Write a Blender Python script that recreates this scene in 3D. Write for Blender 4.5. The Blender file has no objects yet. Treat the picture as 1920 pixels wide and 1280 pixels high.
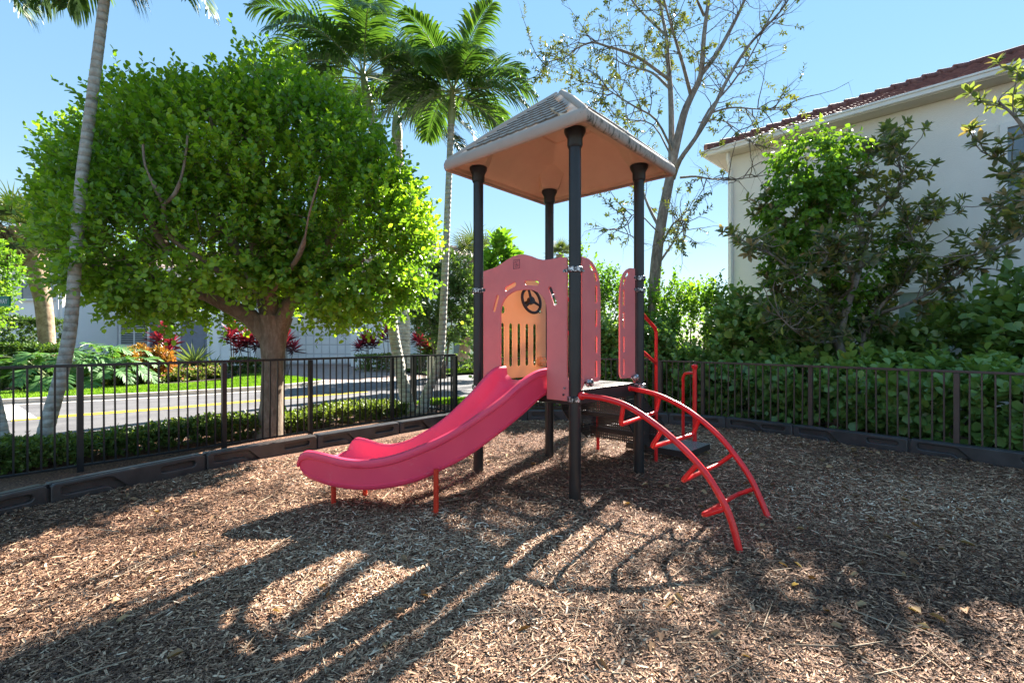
import bpy, math, random
import numpy as np
from mathutils import Vector, Matrix, noise
rnd = random.Random(7)
rs = np.random.RandomState(11)
FP = 900.0          # focal length in pixels of a 1920 px wide frame (16.9 mm)
EYE = 1.44
scene = bpy.context.scene
COL = scene.collection
PI = math.pi

def at(x, y, D):
    return Vector(((x-960)/FP*D, D, EYE+(640-y)/FP*D))
def V(*a): return Vector(a)

# ------------------------------------------------------------------ materials
def new_mat(name):
    m = bpy.data.materials.new(name); m.use_nodes = True
    nt = m.node_tree; nt.nodes.clear()
    out = nt.nodes.new('ShaderNodeOutputMaterial')
    b = nt.nodes.new('ShaderNodeBsdfPrincipled')
    nt.links.new(b.outputs[0], out.inputs['Surface'])
    return m, nt, b, out
def N(nt, t, **kw):
    n = nt.nodes.new(t)
    for k, v in kw.items():
        if k in n.inputs: n.inputs[k].default_value = v
        else: setattr(n, k, v)
    return n
def c4(c): return (c[0], c[1], c[2], 1)
def ramp(nt, fac, stops):
    r = nt.nodes.new('ShaderNodeValToRGB')
    e = r.color_ramp.elements
    while len(e) < len(stops): e.new(0.5)
    for i, (p, c) in enumerate(stops):
        e[i].position = p; e[i].color = c4(c)
    nt.links.new(fac, r.inputs['Fac'])
    return r.outputs['Color']
def coords(nt, scale=(1,1,1), kind='Object'):
    tc = nt.nodes.new('ShaderNodeTexCoord')
    mp = nt.nodes.new('ShaderNodeMapping'); mp.inputs['Scale'].default_value = scale
    nt.links.new(tc.outputs[kind], mp.inputs['Vector'])
    return mp.outputs['Vector']
def bump(nt, b, h, strength=.3, dist=.01):
    bp = nt.nodes.new('ShaderNodeBump'); bp.inputs['Strength'].default_value = strength
    bp.inputs['Distance'].default_value = dist
    nt.links.new(h, bp.inputs['Height']); nt.links.new(bp.outputs[0], b.inputs['Normal'])
def mix(nt, fac, a, c, mode='MIX'):
    m = nt.nodes.new('ShaderNodeMix'); m.data_type = 'RGBA'; m.blend_type = mode
    for v, i in ((fac, 0), (a, 6), (c, 7)):
        if hasattr(v, 'links') or hasattr(v, 'is_linked'): nt.links.new(v, m.inputs[i])
        else: m.inputs[i].default_value = v if i == 0 else c4(v)
    return m.outputs[2]
def M(name, c1, c2=None, scale=4, rough=.5, bmp=0, bscale=60, metal=0, spec=.5, coat=0, sc3=(1,1,1), stops=None, bdist=.01, sheen=0):
    m, nt, b, out = new_mat(name)
    vec = coords(nt, sc3)
    n = N(nt, 'ShaderNodeTexNoise', Scale=scale, Detail=6.0, Roughness=.6); nt.links.new(vec, n.inputs['Vector'])
    if stops: col = ramp(nt, n.outputs['Fac'], stops)
    else: col = ramp(nt, n.outputs['Fac'], [(.35, c1), (.65, c2 or c1)])
    nt.links.new(col, b.inputs['Base Color'])
    b.inputs['Roughness'].default_value = rough; b.inputs['Metallic'].default_value = metal
    b.inputs['Specular IOR Level'].default_value = spec; b.inputs['Coat Weight'].default_value = coat
    if bmp:
        n2 = N(nt, 'ShaderNodeTexNoise', Scale=bscale, Detail=4.0); nt.links.new(vec, n2.inputs['Vector'])
        bump(nt, b, n2.outputs['Fac'], bmp, bdist)
    return m
def leafmat(name, stops, trans=.4, tcol=None, back=None, rough=.42, spec=.45):
    m, nt, b, out = new_mat(name)
    at_ = N(nt, 'ShaderNodeAttribute', attribute_name='var')
    col = ramp(nt, at_.outputs['Fac'], stops)
    if back:
        g = nt.nodes.new('ShaderNodeNewGeometry')
        bk = ramp(nt, at_.outputs['Fac'], [(.22,back),(.50,tuple(.55*c1_+.02 for c1_ in stops[1][1]))]) ; col = mix(nt, g.outputs['Backfacing'], col, bk)
    nt.links.new(col, b.inputs['Base Color']); b.inputs['Roughness'].default_value = rough
    b.inputs['Specular IOR Level'].default_value = spec
    t = nt.nodes.new('ShaderNodeBsdfTranslucent')
    if tcol: tc = mix(nt, .75, col, tcol)
    else: tc = mix(nt, 1.0, col, (1.0, 1.0, .35), 'MULTIPLY')
    nt.links.new(tc, t.inputs['Color'])
    ms = nt.nodes.new('ShaderNodeMixShader'); ms.inputs[0].default_value = trans
    nt.links.new(b.outputs[0], ms.inputs[1]); nt.links.new(t.outputs[0], ms.inputs[2])
    nt.links.new(ms.outputs[0], out.inputs['Surface'])
    return m

mt = {}
mt['black_post'] = M('black_post_paint', (.010,.011,.013), (.018,.019,.021), rough=.38, bmp=.08, bscale=90)
mt['clamp'] = M('cast_clamp', (.03,.03,.032), (.30,.30,.31), scale=45, rough=.35, metal=.7, bmp=.3, bscale=40, stops=[(.38,(.025,.025,.027)),(.50,(.12,.12,.125)),(.60,(.75,.75,.77))])
mt['pink'] = M('faded_pink_panel', (.76,.215,.205), (.68,.18,.18), scale=3, rough=.45, bmp=.12, bscale=220, bdist=.002)
mt['tan_panel'] = M('tan_panel', (.88,.60,.37), (.82,.52,.30), scale=3, rough=.5, bmp=.1, bscale=200, bdist=.002)
def slide_mat():
    m, nt, b, out = new_mat('slide_plastic')
    v0 = coords(nt); n1 = N(nt,'ShaderNodeTexNoise',Scale=2.2,Detail=4.0); nt.links.new(v0,n1.inputs['Vector'])
    col = ramp(nt,n1.outputs['Fac'],[(.35,(.86,.065,.14)),(.65,(.78,.05,.12))])
    n2 = N(nt,'ShaderNodeTexNoise',Scale=1.0,Detail=6.0,Roughness=.7); v2=coords(nt,(5,60,14)); nt.links.new(v2,n2.inputs['Vector'])
    sc = ramp(nt,n2.outputs['Fac'],[(.60,(0,0,0)),(.72,(.5,.5,.5))])
    col = mix(nt, sc, col, (.82,.20,.24)); nt.links.new(col,b.inputs['Base Color'])
    rg = N(nt,'ShaderNodeMapRange'); rg.inputs['To Min'].default_value=.26; rg.inputs['To Max'].default_value=.5; nt.links.new(n2.outputs['Fac'],rg.inputs['Value']); nt.links.new(rg.outputs[0],b.inputs['Roughness'])
    n3 = N(nt,'ShaderNodeTexNoise',Scale=150.0,Detail=2.0); nt.links.new(v0,n3.inputs['Vector']); bump(nt,b,n3.outputs['Fac'],.08,.002)
    return m
mt['slide'] = slide_mat()
mt['red'] = M('red_paint', (.80,.016,.020), (.72,.012,.016), scale=6, rough=.32, coat=.2, bmp=.05, bscale=60)
mt['orangered'] = M('orange_red_paint', (.62,.035,.012), (.52,.025,.01), scale=6, rough=.4)
mt['wheel'] = M('wheel_plastic', (.012,.012,.014), rough=.4)
mt['groove'] = M('grime_in_grooves', (.17,.15,.13), (.22,.195,.175), rough=.9)  # dark tone standing in for shade lines along the shingle edges
mt['knob'] = M('tan_knob', (.72,.36,.16), (.6,.27,.1), scale=20, rough=.4)
def glow_through(key, fac, c):
    m=mt[key]; nt=m.node_tree; b=next(n for n in nt.nodes if n.type=='BSDF_PRINCIPLED'); out=next(n for n in nt.nodes if n.type=='OUTPUT_MATERIAL')
    t=nt.nodes.new('ShaderNodeBsdfTranslucent'); t.inputs['Color'].default_value=c4(c); ms=nt.nodes.new('ShaderNodeMixShader'); ms.inputs[0].default_value=fac
    nt.links.new(b.outputs[0],ms.inputs[1]); nt.links.new(t.outputs[0],ms.inputs[2]); nt.links.new(ms.outputs[0],out.inputs['Surface'])
glow_through('tan_panel',.40,(.95,.62,.36))
mt['roof_in'] = M('roof_inside', (.66,.50,.34), (.61,.45,.30), scale=3, rough=.65)
def roof_top_mat():
    m, nt, b, out = new_mat('weathered_roof_plastic')
    vec = coords(nt)
    n = N(nt, 'ShaderNodeTexNoise', Scale=5.0, Detail=8.0, Roughness=.7); nt.links.new(vec, n.inputs['Vector'])
    col = ramp(nt, n.outputs['Fac'], [(.3,(.43,.355,.30)),(.7,(.48,.40,.34))])
    # dark algae streaks along the south-east eave, broken up by noise
    n2 = N(nt, 'ShaderNodeTexNoise', Scale=9.0, Detail=8.0, Roughness=.75)
    mp = nt.nodes.new('ShaderNodeMapping'); mp.inputs['Scale'].default_value=(2.2,2.2,.8); nt.links.new(vec, mp.inputs['Vector']); nt.links.new(mp.outputs[0], n2.inputs['Vector'])
    sep = nt.nodes.new('ShaderNodeSeparateXYZ'); nt.links.new(vec, sep.inputs[0])
    # s = (x - y) distance to that eave
    su = N(nt, 'ShaderNodeMath', operation='SUBTRACT'); nt.links.new(sep.outputs['X'], su.inputs[0]); nt.links.new(sep.outputs['Y'], su.inputs[1])
    r1 = N(nt, 'ShaderNodeMapRange'); r1.inputs['From Min'].default_value=-3.46; r1.inputs['From Max'].default_value=-3.38; nt.links.new(su.outputs[0], r1.inputs['Value'])
    r3 = N(nt, 'ShaderNodeMapRange'); r3.inputs['From Min'].default_value=3.44; r3.inputs['From Max'].default_value=3.40; nt.links.new(sep.outputs['Z'], r3.inputs['Value'])
    mu = N(nt, 'ShaderNodeMath', operation='MULTIPLY'); nt.links.new(r1.outputs[0], mu.inputs[0]); nt.links.new(r3.outputs[0], mu.inputs[1])
    r2 = ramp(nt, n2.outputs['Fac'], [(.50,(0,0,0)),(.62,(.9,.9,.9))])
    mu2 = N(nt, 'ShaderNodeMath', operation='MULTIPLY'); nt.links.new(mu.outputs[0], mu2.inputs[0]); nt.links.new(r2, mu2.inputs[1])
    col = mix(nt, mu2.outputs[0], col, (.045,.05,.035))
    nt.links.new(col, b.inputs['Base Color']); b.inputs['Roughness'].default_value=.8; b.inputs['Specular IOR Level'].default_value=.25
    return m
mt['roof_top'] = roof_top_mat()
def perforated_mat(name, c, pitch=.028, hole=.29):
    m, nt, b, out = new_mat(name)
    b.inputs['Base Color'].default_value = c4(c); b.inputs['Roughness'].default_value=.33; b.inputs['Specular IOR Level'].default_value=.8
    uv = nt.nodes.new('ShaderNodeUVMap')
    sc = N(nt, 'ShaderNodeVectorMath', operation='SCALE'); sc.inputs['Scale'].default_value = 1/pitch; nt.links.new(uv.outputs[0], sc.inputs[0])
    fr = N(nt, 'ShaderNodeVectorMath', operation='FRACTION'); nt.links.new(sc.outputs[0], fr.inputs[0])
    sb = N(nt, 'ShaderNodeVectorMath', operation='SUBTRACT'); sb.inputs[1].default_value=(.5,.5,0); nt.links.new(fr.outputs[0], sb.inputs[0])
    ln = N(nt, 'ShaderNodeVectorMath', operation='LENGTH'); nt.links.new(sb.outputs[0], ln.inputs[0])
    lt = N(nt, 'ShaderNodeMath', operation='LESS_THAN'); lt.inputs[1].default_value=hole; nt.links.new(ln.outputs['Value'], lt.inputs[0])
    tr = nt.nodes.new('ShaderNodeBsdfTransparent')
    ms = nt.nodes.new('ShaderNodeMixShader'); nt.links.new(lt.outputs[0], ms.inputs[0]); nt.links.new(b.outputs[0], ms.inputs[1]); nt.links.new(tr.outputs[0], ms.inputs[2])
    nt.links.new(ms.outputs[0], out.inputs['Surface'])
    return m
mt['mesh_fine'] = perforated_mat('fine_perforated_steel', (.030,.026,.026), .030, .17)
mt['mesh'] = perforated_mat('perforated_vinyl_steel', (.24,.23,.23))
mt['dark_vinyl'] = M('dark_vinyl_coating', (.022,.019,.019), (.032,.028,.028), rough=.42, bmp=.1, bscale=80)
mt['fence_black'] = M('fence_black_paint', (.010,.010,.011), (.018,.017,.017), scale=9, rough=.35, bmp=.05, bscale=70)
mt['fence_brown'] = M('fence_bronze_paint', (.060,.036,.032), (.085,.055,.048), scale=9, rough=.45, bmp=.06, bscale=70)
mt['border'] = M('border_timber_plastic', (.028,.027,.030), (.050,.048,.053), scale=7, rough=.36, bmp=.25, bscale=120, bdist=.004)
mt['border2'] = M('border_timber_brownish', (.040,.031,.029), (.066,.054,.050), scale=7, rough=.38, bmp=.25, bscale=120, bdist=.004)

def mulch_mat():
    m, nt, b, out = new_mat('mulch')
    vec = coords(nt)
    v1 = N(nt, 'ShaderNodeTexNoise', Scale=1.0, Detail=3.0); mp = nt.nodes.new('ShaderNodeMapping'); mp.inputs['Scale'].default_value=(34,95,30); mp.inputs['Rotation'].default_value=(0,0,.5)
    nt.links.new(vec, mp.inputs[0]); nt.links.new(mp.outputs[0], v1.inputs['Vector'])
    v2 = N(nt, 'ShaderNodeTexNoise', Scale=1.0, Detail=3.0); mp2 = nt.nodes.new('ShaderNodeMapping'); mp2.inputs['Scale'].default_value=(95,30,30); mp2.inputs['Rotation'].default_value=(0,0,.3)
    nt.links.new(vec, mp2.inputs[0]); nt.links.new(mp2.outputs[0], v2.inputs['Vector'])
    mx = N(nt, 'ShaderNodeMath', operation='MULTIPLY'); nt.links.new(v1.outputs['Fac'], mx.inputs[0]); nt.links.new(v2.outputs['Fac'], mx.inputs[1])
    col = ramp(nt, mx.outputs[0], [(.16,(.032,.016,.010)),(.26,(.14,.070,.040)),(.36,(.36,.20,.115))])
    big = N(nt, 'ShaderNodeTexNoise', Scale=.8, Detail=3.0); nt.links.new(vec, big.inputs['Vector'])
    tint = ramp(nt, big.outputs['Fac'], [(.35,(1,.80,.72)),(.65,(1,1,1))])
    col = mix(nt, 1.0, col, tint, 'MULTIPLY')
    nt.links.new(col, b.inputs['Base Color']); b.inputs['Roughness'].default_value=.9
    bump(nt, b, mx.outputs[0], .9, .03)
    return m
mt['mulch'] = mulch_mat()
def chip_mat(name='wood_chips'):
    m, nt, b, out = new_mat(name)
    a = N(nt, 'ShaderNodeAttribute', attribute_name='var')
    col = ramp(nt, a.outputs['Fac'], [(0,(.045,.022,.014)),(.3,(.16,.080,.046)),(.58,(.40,.225,.130)),(.82,(.68,.46,.29)),(1,(.88,.73,.55))])
    nt.links.new(col, b.inputs['Base Color']); b.inputs['Roughness'].default_value=.8
    return m
mt['chip'] = chip_mat()
mt['soil'] = M('soil', (.035,.024,.017), (.07,.048,.033), scale=12, rough=.95, bmp=.8, bscale=70, bdist=.03)
mt['grass_base'] = M('lawn_base', (.10,.20,.02), (.16,.28,.03), scale=20, rough=.9, bmp=.8, bscale=300, bdist=.03)
mt['grass'] = leafmat('lawn_blades', [(0,(.12,.26,.02)),(.5,(.20,.38,.03)),(1,(.32,.50,.06))], .4)
mt['asphalt'] = M('asphalt', (.085,.082,.088), (.135,.13,.135), scale=1.2, rough=.85, bmp=.4, bscale=200, bdist=.01)
mt['concrete'] = M('concrete', (.40,.35,.31), (.52,.47,.42), scale=4, rough=.85, bmp=.3, bscale=100)
mt['yellow'] = M('yellow_paint', (.72,.48,.02), (.78,.55,.03), scale=20, rough=.7)
mt['white_line'] = M('white_paint_line', (.55,.53,.50), (.66,.64,.60), scale=20, rough=.7)
def paver_mat():
    m, nt, b, out = new_mat('brick_pavers')
    vec = coords(nt, (4,4,4))
    br = nt.nodes.new('ShaderNodeTexBrick'); nt.links.new(vec, br.inputs['Vector'])
    br.inputs['Color1'].default_value=(.30,.20,.17,1); br.inputs['Color2'].default_value=(.40,.30,.26,1); br.inputs['Mortar'].default_value=(.2,.16,.14,1)
    br.inputs['Scale'].default_value=1.0; br.inputs['Mortar Size'].default_value=.02
    nt.links.new(br.outputs['Color'], b.inputs['Base Color']); b.inputs['Roughness'].default_value=.85
    return m
mt['pavers'] = paver_mat()
mt['stucco_beige'] = M('stucco_beige', (.76,.745,.71), (.84,.825,.79), scale=.9, rough=.9, bmp=.6, bscale=45, bdist=.012)
mt['stucco_white'] = M('stucco_white', (.90,.885,.85), (.93,.915,.88), scale=2, rough=.9, bmp=.4, bscale=50, bdist=.01)
mt['white_trim'] = M('white_trim', (.72,.72,.70), (.80,.80,.78), scale=5, rough=.5)
mt['blue_grey'] = M('blue_grey_paint', (.17,.19,.24), (.20,.22,.27), scale=5, rough=.5)
mt['garage'] = M('garage_paint', (.84,.85,.87), (.88,.89,.90), scale=3, rough=.5)
mt['soffit'] = M('soffit', (.50,.45,.36), (.56,.50,.40), scale=3, rough=.7)
mt['glass'] = M('window_glass', (.10,.13,.16), (.16,.20,.24), scale=1.5, rough=.06, spec=.9)
mt['glass_dark'] = M('window_glass_dark', (.03,.035,.04), (.06,.07,.08), scale=1.5, rough=.08, spec=.8)
mt['pane_pale'] = M('pale_green_pane', (.30,.38,.33), (.38,.46,.41), rough=.15, spec=.7)
mt['shutter'] = M('plantation_shutter', (.06,.08,.07), (.09,.11,.10), rough=.5)
mt['tile_red'] = M('roof_tile_red', (.20,.058,.045), (.30,.10,.075), scale=6, rough=.8, bmp=.5, bscale=60, stops=[(.3,(.10,.045,.042)),(.5,(.18,.070,.060)),(.72,(.27,.13,.10))])
mt['tile_tan'] = M('roof_tile_tan', (.42,.30,.24), (.55,.41,.33), scale=5, rough=.85)
def bark(name, stops, sc3=(1,1,1), scale=14, strength=.6, ring=0):
    m, nt, b, out = new_mat(name)
    vec = coords(nt, sc3)
    n = N(nt, 'ShaderNodeTexNoise', Scale=scale, Detail=8.0, Roughness=.7, Distortion=.4); nt.links.new(vec, n.inputs['Vector'])
    col = ramp(nt, n.outputs['Fac'], stops); h = n.outputs['Fac']
    if ring:
        w = N(nt, 'ShaderNodeTexWave', wave_type='BANDS', bands_direction='Z', Scale=ring, Distortion=1.2, Detail=3.0)
        w.inputs['Detail Scale'].default_value = 2.0
        v0 = coords(nt); nt.links.new(v0, w.inputs['Vector'])
        rr = ramp(nt, w.outputs['Fac'], [(.0,(.72,.70,.67)),(.2,(1,1,1)),(1,(1,1,1))])
        col = mix(nt, 1.0, col, rr, 'MULTIPLY'); h = w.outputs['Fac']
    nt.links.new(col, b.inputs['Base Color']); b.inputs['Roughness'].default_value=.9
    bump(nt, b, h, strength, .02)
    return m
mt['bark_palm'] = bark('palm_trunk_bark', [(.3,(.22,.205,.175)),(.5,(.42,.40,.35)),(.7,(.60,.58,.53))], scale=9, ring=3.2)
mt['bark_tree'] = bark('grey_brown_bark', [(.3,(.12,.085,.06)),(.5,(.22,.165,.12)),(.7,(.34,.27,.21))], sc3=(1,1,.35), scale=16)
mt['bark_pale'] = bark('pale_bark', [(.32,(.10,.085,.07)),(.5,(.21,.185,.16)),(.7,(.36,.33,.29))], sc3=(1,1,.4), scale=12)
mt['bark_twig'] = bark('twig_bark', [(.3,(.08,.06,.045)),(.7,(.18,.14,.11))], scale=8, strength=.2)
mt['bark_sabal'] = bark('boot_bark', [(.3,(.16,.10,.06)),(.5,(.33,.23,.15)),(.7,(.48,.37,.26))], scale=7, strength=.5)
mt['crownshaft'] = M('green_crownshaft', (.20,.26,.10), (.30,.34,.16), scale=5, rough=.45)
mt['leaf_big'] = leafmat('bright_round_leaves', [(0,(.07,.18,.03)),(.4,(.18,.36,.04)),(.75,(.34,.54,.05)),(1,(.50,.64,.08))], .58, rough=.36, spec=.6)
mt['leaf_clusia'] = leafmat('dark_round_leaves', rough=.3, spec=.7, stops=[(0,(.10,.19,.06)),(.5,(.19,.33,.09)),(.82,(.30,.44,.11)),(1,(.60,.58,.12))], trans=.4)
mt['leaf_bush'] = leafmat('loose_bush_leaves', [(0,(.07,.18,.03)),(.5,(.15,.32,.04)),(1,(.32,.48,.07))], .55)
mt['leaf_mag'] = leafmat('glossy_leaves_brown_back', [(0,(.11,.16,.08)),(.5,(.20,.26,.11)),(.82,(.36,.38,.11)),(1,(.66,.60,.12))], .5, back=(.40,.29,.17), rough=.32)
mt['leaf_vine'] = leafmat('vine_leaves', [(0,(.06,.16,.025)),(.5,(.13,.28,.03)),(1,(.28,.44,.06))], .5)
mt['leaf_small'] = leafmat('small_sparse_leaves', [(0,(.06,.09,.025)),(.5,(.115,.15,.04)),(1,(.25,.26,.07))], .32)
mt['leaf_hedge'] = leafmat('low_hedge_leaves', [(0,(.06,.11,.025)),(.5,(.14,.21,.045)),(.85,(.28,.34,.08)),(1,(.42,.33,.24))], .45)
mt['leaf_far'] = leafmat('far_tree_leaves', [(0,(.045,.09,.03)),(.5,(.09,.17,.045)),(1,(.18,.27,.06))], .4)
mt['leaf_palm'] = leafmat('palm_leaflets', [(0,(.045,.11,.03)),(.5,(.085,.18,.04)),(.88,(.20,.30,.05)),(1,(.55,.46,.08))], .42, rough=.35)
mt['leaf_palm_dark'] = leafmat('dull_palm_leaflets', [(0,(.03,.045,.02)),(.6,(.06,.08,.03)),(1,(.17,.14,.07))], .3)
mt['leaf_sabal'] = leafmat('fan_palm_leaves', [(0,(.05,.08,.03)),(.5,(.10,.14,.05)),(1,(.22,.24,.09))], .35)
mt['leaf_red'] = leafmat('magenta_leaves', [(0,(.035,.015,.02)),(.45,(.10,.012,.03)),(.7,(.35,.02,.06)),(1,(.60,.05,.11))], .15)
mt['leaf_croton'] = leafmat('croton_leaves', [(0,(.05,.10,.02)),(.4,(.25,.22,.03)),(.7,(.40,.10,.02)),(1,(.55,.18,.04))], .3, tcol=(.6,.25,.03))
mt['leaf_philo'] = leafmat('split_leaves', [(0,(.06,.16,.05)),(.5,(.12,.27,.08)),(1,(.26,.42,.15))], .4, rough=.55)
mt['leaf_grey'] = leafmat('grey_green_spiky_leaves', [(0,(.07,.12,.06)),(1,(.20,.27,.13))], .3)
mt['sign_green'] = M('sign_green', (.005,.20,.12), rough=.4)
mt['sign_white'] = M('sign_white', (.8,.8,.8), rough=.4)
mt['sign_cream'] = M('cream_plate', (.55,.50,.40), (.62,.57,.46), rough=.6)
mt['metal_grey'] = M('galvanised_metal', (.35,.35,.36), rough=.4, metal=.8)
mt['flower'] = leafmat('pink_flowers', [(0,(.35,.10,.14)),(1,(.7,.35,.4))], .3)

# ------------------------------------------------------------------ mesh helpers
class MB:
    def __init__(s): s.v=[]; s.f=[]; s.uv={}
    def add(s, vs, fs):
        k=len(s.v); s.v += [tuple(p) for p in vs]; s.f += [tuple(i+k for i in f) for f in fs]; return s
    def box(s, a, b):
        (x0,y0,z0),(x1,y1,z1)=a,b
        return s.add([(x0,y0,z0),(x1,y0,z0),(x1,y1,z0),(x0,y1,z0),(x0,y0,z1),(x1,y0,z1),(x1,y1,z1),(x0,y1,z1)],
                     [(0,3,2,1),(4,5,6,7),(0,1,5,4),(1,2,6,5),(2,3,7,6),(3,0,4,7)])
    def obb(s, o, ex, ey, ez, lx, ly, lz):
        """box from corner-centre o: spans +-lx/2 along ex, +-ly/2 along ey, 0..lz along ez"""
        o=Vector(o); ex=Vector(ex).normalized()*lx/2; ey=Vector(ey).normalized()*ly/2; ez=Vector(ez).normalized()*lz
        vs=[o-ex-ey,o+ex-ey,o+ex+ey,o-ex+ey]; vs+= [p+ez for p in vs]
        return s.add(vs,[(0,3,2,1),(4,5,6,7),(0,1,5,4),(1,2,6,5),(2,3,7,6),(3,0,4,7)])
    def tube(s, pts, rad, n=8, cap=True):
        pts=[Vector(p) for p in pts]; k=len(pts)
        if not hasattr(rad,'__len__'): rad=[rad]*k
        up=None; vs=[]
        for i,p in enumerate(pts):
            t=(pts[min(i+1,k-1)]-pts[max(i-1,0)])
            t = t.normalized() if t.length>1e-9 else Vector((0,0,1))
            if up is None:
                up = t.cross(Vector((.3,.9,.1)) if abs(t.y)<.8 else Vector((1,0,.1))).normalized()
            else:
                up = (up - t*up.dot(t)).normalized()
            w=t.cross(up)
            for j in range(n):
                a=2*PI*j/n; vs.append(p+(up*math.cos(a)+w*math.sin(a))*rad[i])
        fs=[]
        for i in range(k-1):
            for j in range(n):
                a=i*n+j; b=i*n+(j+1)%n; fs.append((a,b,b+n,a+n))
        if cap: fs += [tuple(range(n-1,-1,-1)), tuple(range((k-1)*n,k*n))]
        return s.add(vs,fs)
    def cyl(s, c, r, z0, z1, n=20, r2=None):
        return s.tube([(c[0],c[1],z0),(c[0],c[1],z1)],[r, r if r2 is None else r2],n)
    def ball(s, c, r, n=12, m=8, sc=(1,1,1)):
        vs=[(c[0],c[1],c[2]-r*sc[2])]; 
        for i in range(1,m):
            ph=-PI/2+PI*i/m
            for j in range(n):
                a=2*PI*j/n; vs.append((c[0]+r*sc[0]*math.cos(ph)*math.cos(a),c[1]+r*sc[1]*math.cos(ph)*math.sin(a),c[2]+r*sc[2]*math.sin(ph)))
        vs.append((c[0],c[1],c[2]+r*sc[2])); fs=[]
        for j in range(n):
            fs.append((0,1+(j+1)%n,1+j)); fs.append((len(vs)-1,1+(m-2)*n+j,1+(m-2)*n+(j+1)%n))
        for i in range(m-2):
            for j in range(n):
                a=1+i*n+j; b=1+i*n+(j+1)%n; fs.append((a,b,b+n,a+n))
        return s.add(vs,fs)
    def mesh(s, name):
        me=bpy.data.meshes.new(name); me.from_pydata(s.v,[],s.f); me.update(); return me
def smooth(me, ang=40):
    me.polygons.foreach_set('use_smooth',[True]*len(me.polygons))
    try: me.set_sharp_from_angle(angle=math.radians(ang))
    except Exception: pass
def link(name, me, m, parent=None, off=None):
    o=bpy.data.objects.new(name, me); COL.objects.link(o)
    if m is not None:
        me.materials.clear(); me.materials.append(m)
    if parent is not None:
        o.parent=parent
        if parent.type=='EMPTY' and parent.parent is None: o.location=-parent.location
    return o
def thing(name, label, cat, loc, group=None):
    o=bpy.data.objects.new(name,None); COL.objects.link(o); o.location=loc; o.empty_display_size=.2
    o['label']=label; o['category']=cat
    if group: o['group']=group
    return o
def part(name, mb, m, parent, label=None, sm=0, bev=0):
    me = mb.mesh(name) if isinstance(mb, MB) else mb
    if sm: smooth(me, sm)
    o = link(name, me, m, parent)
    if bev:
        b=o.modifiers.new('b','BEVEL'); b.width=bev; b.segments=2; b.limit_method='ANGLE'
    if label: o['label']=label
    return o
def solo(name, mb, m, label, cat, group=None, sm=0):
    me = mb.mesh(name) if isinstance(mb, MB) else mb
    if sm: smooth(me, sm)
    o=link(name, me, m); o['label']=label; o['category']=cat
    if group: o['group']=group
    return o
def struct(name, mb, m, kind='structure', sm=0):
    me = mb.mesh(name) if isinstance(mb, MB) else mb
    if sm: smooth(me, sm)
    o=link(name, me, m); o['kind']=kind; return o
def copy_part(o, parent, loc):
    c=o.copy(); COL.objects.link(c); c.parent=parent; c.location=loc; return c

def plate(name, outline, holes, thick, origin, du, bevel=.004, dv=(0,0,1)):
    """flat plate with holes; outline/holes are lists of (u,v); returns mesh in world coordinates"""
    cu=bpy.data.curves.new(name,'CURVE'); cu.dimensions='2D'; cu.fill_mode='BOTH'; cu.extrude=thick/2-bevel; cu.bevel_depth=bevel; cu.bevel_resolution=1; cu.offset=-bevel
    for pl in [outline]+holes:
        sp=cu.splines.new('POLY'); sp.points.add(len(pl)-1); sp.use_cyclic_u=True
        for p,(a,b) in zip(sp.points,pl): p.co=(a,b,0,1)
    o=bpy.data.objects.new(name,cu); COL.objects.link(o)
    bpy.context.view_layer.update()
    dg=bpy.context.evaluated_depsgraph_get()
    me=bpy.data.meshes.new_from_object(o.evaluated_get(dg)); bpy.data.objects.remove(o); bpy.data.curves.remove(cu)
    U=Vector(du).normalized(); W=Vector(dv).normalized(); Nn=U.cross(W)
    mtx=Matrix.Translation(Vector(origin)) @ Matrix((U,W,Nn)).transposed().to_4x4()
    me.transform(mtx); me.name=name
    return me
def text_mesh(name, txt, size, origin, du, dv=(0,0,1), ext=.002, align='LEFT'):
    cu=bpy.data.curves.new(name,'FONT'); cu.body=txt; cu.size=size; cu.extrude=ext; cu.align_x=align
    o=bpy.data.objects.new(name,cu); COL.objects.link(o); bpy.context.view_layer.update()
    dg=bpy.context.evaluated_depsgraph_get()
    me=bpy.data.meshes.new_from_object(o.evaluated_get(dg)); bpy.data.objects.remove(o); bpy.data.curves.remove(cu)
    U=Vector(du).normalized(); W=Vector(dv).normalized(); Nn=U.cross(W)
    me.transform(Matrix.Translation(Vector(origin)) @ Matrix((U,W,Nn)).transposed().to_4x4())
    return me
def stadium(cu, cv, w, h, n=6, ang=0):
    """rounded slot, w x h, rotated by ang"""
    r=min(w,h)/2; pts=[]
    if h>=w: cs=[(0,h/2-r,0),(0,-h/2+r,PI)]
    else: cs=[(w/2-r,0,-PI/2),(-w/2+r,0,PI/2)]
    for (a,b,s) in cs:
        for i in range(n+1):
            t=s+PI*i/n; pts.append((a+r*math.cos(t), b+r*math.sin(t)))
    c,s_=math.cos(ang),math.sin(ang)
    return [(cu+a*c-b*s_, cv+a*s_+b*c) for a,b in pts]
def np_mesh(name, Vv, F, var=None):
    me=bpy.data.meshes.new(name); Vv=np.ascontiguousarray(Vv,dtype=np.float32); F=np.ascontiguousarray(F,dtype=np.int32)
    me.vertices.add(len(Vv)); me.vertices.foreach_set('co',Vv.ravel())
    k=F.shape[1]; me.loops.add(F.size); me.loops.foreach_set('vertex_index',F.ravel())
    me.polygons.add(len(F)); me.polygons.foreach_set('loop_start',np.arange(0,F.size,k,dtype=np.int32))
    me.update(calc_edges=True)
    if var is not None:
        a=me.attributes.new('var','FLOAT','POINT'); a.data.foreach_set('value',np.ascontiguousarray(var,dtype=np.float32))
    return me
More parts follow.
